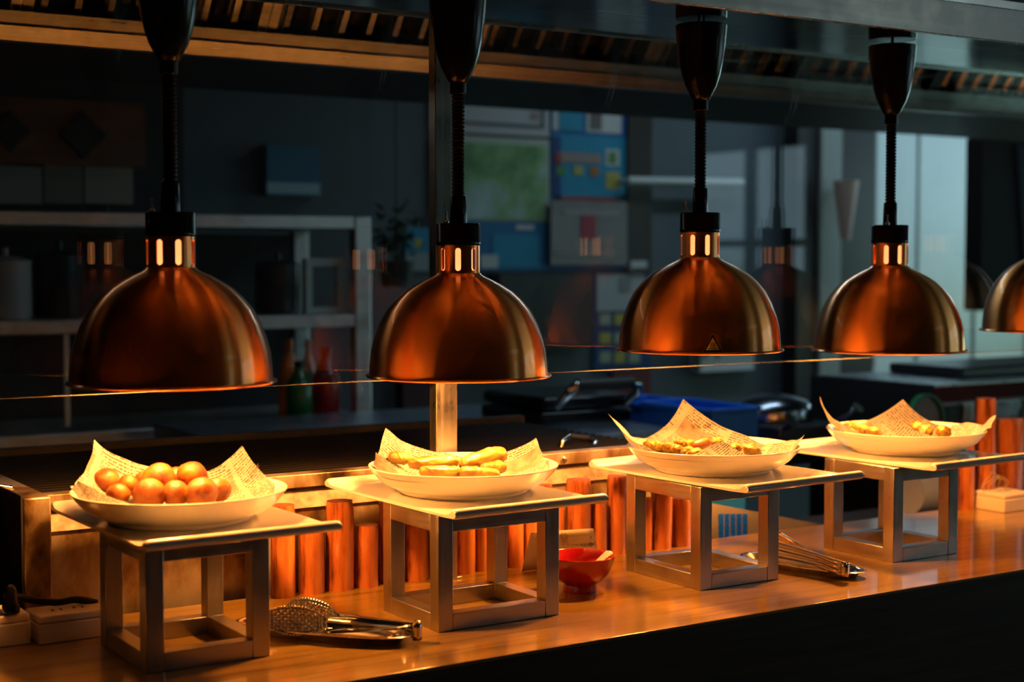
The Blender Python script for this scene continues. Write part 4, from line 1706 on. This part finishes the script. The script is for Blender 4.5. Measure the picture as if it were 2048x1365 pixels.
# green window reflection in the glass, painted on a wall sheet
green_refl = ramp_mat('green_reflection', [(.38, (.08, .20, .07)), (.50, (.26, .44, .18)), (.60, (.44, .56, .52)), (.72, (.58, .70, .66))], 3.2, .4, bump=0)
t = wall_sheet('window_reflection', 'green leafy window reflection painted on a pale sheet below the certificate', 'picture', 862, 274, 1099, 442, cm('reflection_margin', (.50, .52, .44)))
sheet_part(t, 'print', 862, 287, 1094, 438, green_refl, .003)
# lower blue banner
t = wall_sheet('blue_banner', 'wide blue banner under the green reflection', 'banner', 862, 444, 1100, 542, cm('banner_blue', (.01, .16, .36)))
sheet_part(t, 'title_line', 1032, 450, 1068, 460, paperw, .003)
sheet_part(t, 'light_field', 985, 470, 1080, 535, cyan, .003)
sheet_part(t, 'white_box', 962, 510, 996, 537, paperw, .005)
# brown strip, calendar, white rack
t = wall_sheet('brown_panel', 'tall dark brown board beside the blue poster', 'board', 1257, 150, 1304, 545, dark_brown, th=.03)
sheet_part(t, 'white_print', 1262, 522, 1294, 536, paperw, .003)
t = wall_sheet('wall_calendar', 'wall calendar with a white top and small yellow pictures on blue', 'calendar', 1188, 546, 1302, 740, cm('calendar_blue', (.012, .05, .17)))
sheet_part(t, 'white_header', 1194, 548, 1290, 622, cm('calendar_white', (.42, .45, .46)), .003)
sheet_part(t, 'header_drawing', 1238, 555, 1262, 586, cm('calendar_grey', (.22, .25, .26)), .005)
for r_ in range(3):
    for c_ in range(3):
        sheet_part(t, 'small_picture', 1200 + c_ * 29, 628 + r_ * 38, 1222 + c_ * 29, 650 + r_ * 38, (pyel if (r_ + c_) % 2 else cm('cal_pale%d%d' % (r_, c_), (.40, .42, .30))), .003)
t = wall_sheet('leaflet_holder', 'white leaflet holder with red spots on the kitchen wall, low behind a lamp', 'leaflet holder', 1395, 690, 1508, 742, cm('leaflet_white', (.50, .52, .50)), th=.05)
sheet_part(t, 'dark_edge', 1388, 692, 1402, 738, black_matt, .006)
for x in (1412, 1436):
    sheet_part(t, 'red_spot', x - 4, 706, x + 4, 716, pred, .004)
sheet_part(t, 'lower_lip', 1402, 732, 1505, 742, cm('leaflet_lip', (.68, .70, .72)), .02)
# light metal rail
mb = MB()
a, b_ = atY(1255, 362, 5.12), atY(1484, 366, 5.12)
mb.tube([a, b_], .018, 12)
mb.tube([a, a + Vector((0, .079, 0))], .01, 8).tube([b_, b_ + Vector((0, .079, 0))], .01, 8)
tag(mb.build('wall_rail', cm('pale_rail', (.62, .64, .60), .35)), 'pale horizontal utensil rail on the grey wall behind the lamps', 'rail')
# small red board lower
wall_sheet('red_board', 'narrow dark red board on the kitchen wall below the calendar', 'board', 1226, 742, 1302, 840, cm('dark_red', (.13, .012, .014)), th=.02)
wall_sheet('dark_cabinet', 'dark wall cabinet between the poster board and the banner, above the prep table', 'cabinet', 1000, 548, 1186, 700, cm('dark_cab', (.028, .024, .026), .4), th=.10)
wall_sheet('red_cabinet', 'dark red cabinet door low on the wall beside the shelf rack', 'cabinet', 806, 700, 872, 850, cm('dark_red_door', (.05, .01, .012)), th=.06)
t = wall_sheet('small_notice', 'small blue and white notice with a round emblem, left of the steel post', 'notice', 812, 456, 858, 542, cm('notice_white', (.30, .33, .36)))
sheet_part(t, 'blue_field', 812, 456, 858, 505, cyan, .003)
sheet_part(t, 'emblem', 829, 478, 844, 496, pyel, .005)
# dark doorway column, pale post, dark door, paper cone
struct(box_at(MB(), 1594, 140, 1642, 900, 5.1, .09).build('trim_1', cm('doorway_dark', (.016, .014, .016)), smooth=False))
struct(box_at(MB(), 1642, 190, 1682, 900, 5.08, .1).build('trim_2', cm('doorway_post', (.30, .31, .29)), smooth=False))
struct(box_at(MB(), 1683, 190, 1748, 900, 5.15, .04).build('door_1', cm('dark_door', (.014, .010, .014)), smooth=False))
mb = MB()
p0, p1 = atY(1692, 362, 5.0), atY(1680, 480, 5.0)
mb.lathe([(.006, 0), (.022, .0), (.058, p0.z - p1.z), (.054, p0.z - p1.z), (.01, .01)], 32, Matrix.Translation((p0.x, 5.0, p1.z)))
tag(mb.build('paper_lampshade', cm('peach_paper', (.55, .36, .30))), 'tall peach coloured paper cone shade in the dark doorway', 'lampshade')
# pale tiled wall panels at the right, with frame bars
for k, (x0, x1, lb) in enumerate(((1750, 1832, 'first'), (1836, 1944, 'second'), (1950, 2050, 'third'), (2054, 2200, 'fourth'))):
    t = wall_sheet('wall_panel', 'pale wall panel behind the far lamp, %s from the dark doorway' % lb, 'wall panel', x0, 205, x1, 800, white_paint, th=.02, group='pale wall panels at the far right')
    B(-.006, -.008, -.55, .006, .001, .6).build('joint_strip', cm('panel_joint%d' % k, (.34, .36, .34)), t, smooth=False).location = (-(atY(x1, 500, 5.18).x - atY(x0, 500, 5.18).x) / 2 - .004, 0, 0)
# black monitor box
t = thing('black_speaker', 'large black cabinet speaker hanging at the far right in front of the pale wall', 'speaker', (0, 4.4, 0))
a, b_ = atY(1962, 300, 4.4), atY(2150, 300, 4.4)
zt, zb = atY(1975, 262, 4.4).z, atY(1975, 622, 4.4).z
MB().prism([(a.x, 0, zb), (b_.x, 0, zb), (b_.x, 0, zt + .03), (a.x + .10, 0, zt + .03), (a.x, 0, zt - .03)], (0, .085, 0)).build('cabinet_body', mat('speaker_black', (.006, .007, .009), .8, spec=.1), t, bevel=.01)
MB().prism([(a.x + .30, -.012, zb + .06), (b_.x, -.012, zb + .06), (b_.x, -.012, zt - .05), (a.x + .22, -.012, zt - .05)], (0, .012, 0)).build('front_grille', mat('grille_blue_black', (.010, .020, .028), .8, spec=.1), t)
B(a.x + .2, .03, zt + .03, a.x + .24, .07, 2.75).build('hanging_rod', black_matt, t)

# shelf rack, left
YRK = 4.2
t = thing('shelf_rack', 'stainless shelf rack in the dark kitchen behind the two nearest lamps', 'rack', (0, YRK, 0))
rack_steel = steel_mat('rack_steel', (.56, .56, .54), .42, (3, 3, 120), .2)
xl, xr = -.3, 2.185
for zt in (.139, -.160, -.474):
    B(xl, 0, CAMZ + zt - .04, xr, .48, CAMZ + zt).build('shelf', rack_steel, t, bevel=.004)
for (x, y) in ((xl, -.005), (xr - .055, -.005), (xl, .44), (xr - .055, .44)):
    B(x, y, 0, x + .055, y + .045, CAMZ + .139).build('upright', rack_steel, t, bevel=.004)
B(xl + .06, .455, .2, xr - .06, .475, CAMZ + .09).build('back_sheet', mat('rack_back', (.012, .012, .014), .5), t, smooth=False)
B(1.24, .02, CAMZ - .46, 1.255, .03, CAMZ - .2).build('divider_wire', rack_steel, t, smooth=False)
# white square frame
a, b_ = atY(612, 560, 4.28), atY(688, 560, 4.28)
zt, zb = atY(650, 517, 4.28).z, CAMZ - .1595
t = thing('square_stand', 'empty white square frame standing on the middle rack shelf', 'frame', ((a.x + b_.x) / 2, 4.28, zb))
w_, h_ = (b_.x - a.x) / 2, zt - zb
fm = cm('frame_white', (.42, .50, .48))
B(-w_, 0, 0, -w_ + .022, .03, h_).build('side', fm, t); B(w_ - .022, 0, 0, w_, .03, h_).build('side', fm, t)
B(-w_ + .022, 0, h_ - .024, w_ - .022, .03, h_).build('top_bar', fm, t); B(-w_ + .022, 0, 0, w_ - .022, .03, .02).build('bottom_bar', fm, t)


def bottle(label, px, ytop, r, m, cap, Y, zbase, group='bottles on the rack'):
    p = atY(px, ytop, Y)
    h = max(.08, p.z - zbase)
    t = thing('sauce_bottle', label, 'bottle', (p.x, Y, zbase), group)
    MB().lathe([(.001, 0), (r * .95, 0), (r, .006), (r, h * .55), (r * .8, h * .66), (r * .38, h * .82), (r * .34, h * .92), (.001, h * .92)], 28).build('bottle_body', m, t)
    MB().lathe([(.001, h * .9), (r * .42, h * .9), (r * .40, h), (.001, h)], 20).build('cap', cap, t)
    return t


zs3, zs2 = CAMZ - .4735, CAMZ - .1595
orange_b = mat('orange_bottle', (.62, .15, .015), .25); green_b = mat('green_bottle', (.012, .10, .03), .2); red_b = mat('red_bottle', (.26, .012, .012), .25); pale_b = mat('pale_bottle', (.45, .44, .42), .3)
bottle('orange squeeze bottle on the low rack shelf, right of the nearest lamp', 578, 678, .034, orange_b, orange_b, 4.34, zs3)
bottle('pale bottle between the orange and the red bottles on the low rack shelf', 616, 680, .024, pale_b, pale_b, 4.36, zs3)
bottle('dark green bottle on the low rack shelf, beside the pale bottle', 598, 722, .040, green_b, black_plastic, 4.245, zs3)
bottle('red bottle on the low rack shelf, nearest the upright', 652, 694, .043, red_b, red_b, 4.27, zs3)
# dark pots on the shelves
pot_m = mat('dark_pot', (.02, .022, .024), .35)


def pot(label, px, ytop, r, Y, zbase, m=pot_m):
    p = atY(px, ytop, Y)
    h = max(.06, p.z - zbase)
    t = thing('cooking_pot', label, 'pot', (p.x, Y, zbase), 'pots on the rack')
    MB().lathe([(.001, 0), (r * .92, 0), (r, .01), (r, h * .9), (r * 1.04, h * .92), (r * .96, h * .93), (r * .5, h * .99), (.001, h)], 32).build('pot_body', m, t)
    MB().lathe([(.001, h * .98), (r * .12, h * .98), (r * .14, h * 1.12), (.001, h * 1.13)], 16).build('lid_knob', m, t)


pot('pale crockery pot on the middle rack shelf at the left picture edge', 10, 512, .07, 4.35, zs2, mat('pale_crock', (.34, .32, .32), .4))
pot('dark pot on the middle rack shelf, left of the nearest lamp', 118, 500, .07, 4.38, zs2)
pot('dark pot on the middle rack shelf beside the white frame', 720 - 165, 520, .07, 4.38, zs2)
# dining room reflections in the glass, built as a board and panels
refl_wood = ramp_mat('reflected_brown_wood', [(.3, (.10, .035, .014)), (.7, (.22, .08, .03))], 2.5, .5, (1, 1, 14), bump=.1)
t = wall_sheet('brown_reflection', 'reflected brown wood with two dark ornaments, built as a board behind the rack', 'sign', -60, 198, 290, 330, refl_wood, Y=4.9, th=.05)
for (x, y, r_) in ((22, 262, 34), (168, 270, 42)):
    p = atY(x, y, 4.84) - t.location
    rr = r_ * 5.55 / FPX
    pts = [(rr * (1 if k % 2 == 0 else .66) * math.sin(2 * math.pi * k / 8), rr * (1 if k % 2 == 0 else .66) * math.cos(2 * math.pi * k / 8)) for k in range(8)]
    MB().prism([(p.x + a, -.012, p.z + b_) for a, b_ in pts], (0, .012, 0)).build('ornament', black_matt, t, smooth=False)
struct(B(-3, 4.9, 0, 1.85, 5.2, 2.75).build('wall_side', mat('left_dark_wall', (.03, .03, .033), .7), smooth=False))
for k, (x0, x1, c_, lb) in enumerate(((-40, 84, (.34, .30, .26), 'at the picture edge'), (88, 166, (.24, .19, .15), 'second from the picture edge'), (170, 266, (.40, .32, .25), 'nearest the lamp cord'))):
    wall_sheet('cream_panel', 'cream reflection built as a panel under the brown board, %s' % lb, 'cupboard door', x0, 332, x1, 408, cm('cream%d' % k, c_), Y=4.9, th=.03, group='cream reflections')  # pale dining room reflections in the glass, built as panels
wall_sheet('blue_reflection', 'blue and white reflection built as a slab, left of the steel post', 'carton', 534, 292, 640, 392, cm('reflection_blue', (.05, .16, .26)), Y=5.2, th=.05)  # window reflection in the glass, painted as a blue and pale slab
sheet_part(bpy.data.objects['blue_reflection'], 'pale_band', 534, 366, 640, 388, cm('reflection_pale', (.42, .58, .66)), .003)
leafm = mat('dark_leaf', (.02, .06, .02), .6)
mb = MB()
pc = atY(792, 470, 4.7)
rl_ = random.Random(3)
for k in range(90):
    d = Vector((rl_.gauss(0, 1), rl_.gauss(0, 1), rl_.gauss(0, 1.2))).normalized() * rl_.uniform(.02, .11)
    p = pc + d
    a = Vector((rl_.uniform(-1, 1), rl_.uniform(-1, 1), rl_.uniform(-.6, 1))).normalized()
    s_ = a.cross(Vector((.3, .5, .8))).normalized()
    mb.add([p, p + a * .022 + s_ * .010, p + a * .05, p + a * .022 - s_ * .010], [(0, 1, 2, 3)])
t = thing('potted_plant', 'small dark green leafy plant hanging beside the rack', 'plant', (0, 0, 0))
mb.build('foliage', leafm, t, smooth=False)
MB().lathe([(.001, 0), (.05, 0), (.065, .09), (.058, .09), (.001, .085)], 24, Matrix.Translation((pc.x, pc.y, pc.z - .18))).build('pot', pot_m, t)
MB().tube([(pc.x, pc.y, pc.z - .1), (pc.x, pc.y, 2.74)], .003, 6).build('hanging_cord', black_cord, t)

# prep table, centre
ZT = CAMZ - .45
t = thing('prep_table', 'stainless prep table with a blue cast, between the rack and the contact grills', 'table', (0, 3.2, 0))
tx0, tx1 = 1.45, 2.6
B(tx0, 0, ZT - .04, tx1, .9, ZT).build('table_top', steel_mat('table_steel', (.40, .46, .55), .35, (3, 100, 3), .15), t, bevel=.003)
for (x, y) in ((tx0 + .03, .03), (tx1 - .07, .03), (tx0 + .03, .83), (tx1 - .07, .83)):
    B(x, y, 0, x + .04, y + .04, ZT - .04).build('leg', steel, t)
B(tx0 + .05, .05, .25, tx1 - .05, .85, .28).build('lower_shelf', steel, t)


def contact_grill(label, x0, x1, ytop, ybase, Y, steelm):
    """clam-shell press: base, lid, arched handle"""
    a, b_ = atY(x0, ybase, Y), atY(x1, ybase, Y)
    zt = atY((x0 + x1) / 2, ytop, Y).z
    zb = ZT + .0005
    t = thing('contact_grill', label, 'contact grill', (a.x, Y, zb), 'contact grills on the kitchen table')
    w = b_.x - a.x
    h = zt - zb
    B(0, .02, 0, w, .34, h * .32).build('base', black_plastic, t, bevel=.008)
    B(.005, .02, h * .36, w - .005, .34, h * .68).build('lid', steelm, t, bevel=.012)
    hd = MB()
    pts = [(w * .12, .0, h * .5), (w * .12, -.05, h * .8), (w * .16, -.06, h * .95), (w * .2, -.06, h), (w * .8, -.06, h), (w * .88, -.06, h * .95), (w * .9, -.05, h * .8), (w * .9, 0, h * .5)]
    MB().tube(pts[:4], .014, 10).build('handle_arm', polished, t)
    MB().tube(pts[4:], .014, 10).build('handle_arm', polished, t)
    MB().tube([pts[3], pts[4]], .018, 12).build('grip', black_matt, t)
    return t


contact_grill('contact grill with an arched dark handle, behind the bowl of the tall paper peak', 1092, 1272, 766, 870, 3.42, black_plastic)

# blue crates on a low bench
ZB2 = CAMZ - .52
t = thing('work_bench', 'dark work bench behind the far bowls, carrying the crates and a press', 'bench', (0, 3.1, 0))
B(2.625, 0, ZB2 - .04, 3.345, .8, ZB2).build('bench_top', black_plastic, t, bevel=.003)
for x in (2.65, 3.28):
    for y in (.04, .7):
        B(x, y, 0, x + .05, y + .05, ZB2 - .04).build('leg', black_matt, t)
crate_blue = mat('crate_blue', (.012, .16, .75), .35)


def crate(label, x0, x1, ytop, Y, zb, dp=.3):
    a, b_ = atY(x0, ytop, Y), atY(x1, ytop, Y)
    h = (a.z + b_.z) / 2 - zb
    w = b_.x - a.x
    t = thing('plastic_crate', label, 'crate', (a.x, Y, zb), 'blue plastic crates')
    mb = MB()
    th = .008
    mb.box(0, 0, 0, w, dp, th).box(0, 0, th, w, th, h).box(0, dp - th, th, w, dp, h).box(0, th, th, th, dp - th, h).box(w - th, th, th, w, dp - th, h)
    mb.build('crate_body', crate_blue, t, smooth=False)
    mb = MB()
    mb.box(-.008, -.008, h, w + .008, .004, h + .014).box(-.008, dp - .004, h, w + .008, dp + .008, h + .014).box(-.008, .004, h, .004, dp - .004, h + .014).box(w - .004, .004, h, w + .008, dp - .004, h + .014)
    mb.build('rim', crate_blue, t, bevel=.003)
    return t


crate('bright blue plastic crate on the bench behind the tall paper peak', 1424, 1516, 826, 3.12, ZB2 + .0005)
crate('darker blue plastic crate half hidden beside the contact grill', 1300, 1400, 815, 3.45, ZB2 + .0005, .25)
# press on the bench
a = atY(1562, 800, 3.15); b_ = atY(1690, 800, 3.15)
t = thing('waffle_press', 'dark waffle press with a shiny lid and knob on the work bench', 'press', (a.x, 3.15, ZB2 + .0005))
w = b_.x - a.x
zt = atY(1626, 795, 3.15).z - ZB2
B(0, 0, 0, w, .32, zt * .42).build('base', mat('press_base', (.03, .035, .045), .3, noise_amt=.6, noise_scale=60), t, bevel=.008)
MB().lathe([(.001, 0), (w * .48, 0), (w * .48, zt * .22), (w * .42, zt * .38), (w * .2, zt * .5), (.001, zt * .52)], 40, Matrix.Translation((w * .5, .17, zt * .46))).build('lid', steel_mat('press_lid', (.36, .40, .46), .22, (3, 3, 3), .1), t)
MB().tube([(w * .86, -.005, zt * .45), (w * .95, -.04, zt * .62), (w * .97, -.06, zt * .78)], [.008, .010, .018], 12).build('handle', polished, t)
MB().tube([(w * .04, .0, zt * .4), (w * .0, -.05, zt * .55)], [.008, .014], 12).build('hinge_knob', polished, t)

# dark table at the right
YTB = 3.0
cf = atY(1870, 772, YTB)
t = thing('dark_table', 'dark table with a reddish wooden edge at the far right of the kitchen', 'table', (cf.x, YTB, 0))
B(0, 0, cf.z - .05, 2.2, .50, cf.z - .006).build('table_edge', mat('reddish_wood', (.15, .022, .016), .6, noise_amt=.3, noise_scale=20, spec=.15), t, bevel=.003)
B(.02, .02, cf.z - .0058, 2.2, .48, cf.z).build('table_top', steel_mat('table_top_steel', (.42, .47, .50), .3, (100, 3, 3), .2), t)
B(.02, .001, cf.z - .062, 2.2, .02, cf.z - .0505).build('pale_trim', cm('pale_trim', (.36, .33, .36), .3), t)
B(-.004, .004, .05, -.0005, .50, cf.z - .002).build('side_panel', black_matt, t)
B(0.0, .04, .05, 2.2, .055, cf.z - .063).build('front_board', dark_brown, t, smooth=False)
B(2.1, .42, 0, 2.15, .47, cf.z - .051).build('leg', black_matt, t)
B(.08, .42, 0, .13, .47, cf.z - .051).build('leg', black_matt, t)
o = B(.30, .16, cf.z + .0005, 1.6, .46, cf.z + .03).build('table_tray', mat('tray_dark', (.03, .03, .034), .3), bevel=.006)
o.location = (cf.x, YTB, 0)
tag(o, 'flat dark tray lying on the dark table at the far right', 'tray')
# cloths hanging from the table trim
teal = cm('teal_white_cloth', (.70, .90, .92))
for (x0, x1, y1, lb) in ((1932, 1954, 846, 'narrow white and teal cloth hanging below the dark table'), (1980, 2042, 838, 'wide white and teal cloth hanging below the dark table')):
    a, b_ = atY(x0, 800, 2.98), atY(x1, 800, 2.98)
    zt = cf.z - .055
    zb = atY(x0, y1, 2.98).z
    mb = MB()
    mb.grid(lambda u, v: (a.x + (b_.x - a.x) * (u + .06 * math.sin(v * 5) * (1 if u > .5 else 1)), 2.985 + .006 * math.sin(u * 9), zt + (zb - zt) * v), 10, 10)
    tag(mb.build('hanging_cloth', teal, solid=.004), lb, 'cloth', 'cloths below the dark table')
# round basket lid leaning, green rim
mb = MB()
p = atY(1852, 835, 2.965)
Mx = Matrix.Translation(p) @ Matrix.Rotation(R(84), 4, 'X')
t = thing('round_sieve', 'round tan sieve with a green rim hanging below the dark table, behind the far bowl', 'sieve', (0, 0, 0))
MB().lathe([(.001, 0), (.058, 0), (.058, .004), (.001, .004)], 36, Mx).build('mesh_disc', cm('sieve_tan', (.22, .16, .10)), t)
MB().lathe([(.058, -.008), (.066, -.008), (.066, .012), (.058, .012)], 36, Mx, closed=True).build('rim', cm('sieve_green', (.02, .20, .07)), t)
# white drum on its side seen through the far stand
p0, p1 = atY(1812, 985, 2.66), atY(1884, 985, 2.66)
t = thing('white_drum', 'pale drum with a green end lying behind the far riser stand', 'drum', (p0.x, 2.66, p0.z))
r_ = .058
Mx = Matrix.Rotation(R(90), 4, 'Y')
MB().lathe([(.001, 0), (r_, 0), (r_, p1.x - p0.x), (.001, p1.x - p0.x)], 36, Mx).build('drum_body', cm('drum_white', (.50, .56, .58)), t)
MB().lathe([(.001, p1.x - p0.x), (r_ * 1.04, p1.x - p0.x), (r_ * 1.04, p1.x - p0.x + .02), (.001, p1.x - p0.x + .02)], 36, Mx).build('drum_cap', MATS['sieve_green'], t)
B(p0.x - .5, 2.56, 0, p1.x + .4, 2.78, p0.z - r_ - .001).build('low_cabinet', black_matt)
tag(bpy.data.objects['low_cabinet'], 'low black cabinet carrying the pale drum beyond the counter', 'cabinet')

# grey box with blue lattice, and blue tub behind, in the gap of the fence
a = atZ(1330, 1117, CT); b_ = atZ(1690, 1052, CT)
t = thing('grey_box', 'grey cardboard box with a sloping top and a blue dotted lattice', 'box', (0, 2.365, 0))
zt0, zt1 = atY(1412, 1008, 2.365).z, atY(1690, 1062, 2.365).z
xa, xb = atY(1385, 1060, 2.365).x, atY(1700, 1060, 2.365).x
MB().prism([(xa, 0, 0), (xb, 0, 0), (xb, 0, zt1), (atY(1421, 1010, 2.365).x, 0, zt0), (xa, 0, zt0)], (0, .012, 0)).build('front_board', cm('grey_card', (.20, .185, .17), .7), t)
B(xa, .012, 0, xa + .012, .12, zt0).build('side_board', MATS['grey_card'], t)
B(xa + .012, .108, 0, xb - .012, .12, zt1).build('back_board', MATS['grey_card'], t)
lat = MB()
for r_ in range(5):
    for c_ in range(5):
        x0, y0 = 1437 + c_ * 12, 1029 + r_ * 11.5 + (0 if c_ < 5 else 0)
        q0, q1 = atY(x0, y0, 2.3645), atY(x0 + 9, y0 + 9, 2.3645)
        lat.box(q0.x, -.0016, q1.z, q1.x, -.0002, q0.z)
lat.build('blue_lattice', mat('lattice_blue', (.0, .11, 1.0), .4), t, smooth=False)
q0, q1 = atY(1404, 972, 2.62), atY(1494, 1030, 2.62)
t = thing('blue_tub', 'bright blue plastic tub standing behind the grey box', 'tub', (q0.x, 2.62, 0))
w = q1.x - q0.x
B(0, 0, 0, w, .3, q0.z - .015).build('tub_body', crate_blue, t, bevel=.01)
B(-.01, -.01, q0.z - .015, w + .01, .31, q0.z).build('rim', crate_blue, t, bevel=.004)

# ================================================================== DINING ROOM LIGHTS AND ADDED FILLS
for (x, y, e, c_) in ((1.2, -2.2, 4, (1, .72, .42)), (-1.2, -.4, 24, (1, .70, .40)), (3.4, -1.6, 4, (1, .74, .46)), (4.6, .3, 3, (1, .74, .46)), (0.2, -.9, 12, (1, .7, .4)), (2.2, -.6, 2.5, (1, .72, .42))):
    ld = bpy.data.lights.new('downlight', 'SPOT')
    ld.energy = e * .3
    ld.color = c_
    ld.spot_size = R(130)
    ld.spot_blend = .6
    ld.shadow_soft_size = .035
    lo = bpy.data.objects.new('downlight', ld)
    col.objects.link(lo)
    lo.location = (x, y, 2.70)
# unseen cool fills added to brighten the pale wall panels and the posters
ld = bpy.data.lights.new('kitchen_fill', 'AREA')
ld.shape = 'RECTANGLE'; ld.size = 1.2; ld.size_y = .12; ld.energy = 9; ld.color = (.52, .80, 1.0)
lo = bpy.data.objects.new('kitchen_fill', ld); col.objects.link(lo); lo.location = (5.6, 4.45, 2.70)
ld = bpy.data.lights.new('kitchen_fill', 'AREA')
ld.shape = 'RECTANGLE'; ld.size = 1.2; ld.size_y = .12; ld.energy = 5.5; ld.color = (.6, .82, 1.0)
lo = bpy.data.objects.new('kitchen_fill', ld); col.objects.link(lo); lo.location = (4.1, 4.4, 2.70)

# unseen fills added: two brighten the kitchen, one the canopy fascia
for nm, x, y, z, sx, sy, e, c_ in (('hood_fill', 2.7, 3.2, 1.912, .9, .08, 3.0, (.62, .84, 1.0)), ('hood_fill', .9, 3.2, 1.912, .9, .08, .7, (1.0, .80, .62)), ('fascia_fill', 5.6, -1.9, 2.73, 1.9, 1.3, 6.0, (.82, 1.0, .95))):
    ld = bpy.data.lights.new(nm, 'AREA')
    ld.shape = 'RECTANGLE'; ld.size = sx; ld.size_y = sy; ld.energy = e; ld.color = c_
    lo = bpy.data.objects.new(nm, ld); col.objects.link(lo); lo.location = (x, y, z)

w = bpy.data.worlds.new('world')
scene.world = w
w.use_nodes = True
w.node_tree.nodes['Background'].inputs[0].default_value = (.5, .7, 1, 1)
w.node_tree.nodes['Background'].inputs[1].default_value = .3

vs_ = scene.view_settings
vs_.view_transform = 'Standard'
vs_.look = 'None'
vs_.exposure = 0.0
vs_.gamma = 1
vs_.use_curve_mapping = False
scene.cycles.use_denoising = True
scene.cycles.max_bounces = 10
scene.cycles.transparent_max_bounces = 12
scene.cycles.sample_clamp_indirect = 30
scene.cycles.caustics_reflective = True
scene.cycles.caustics_refractive = False
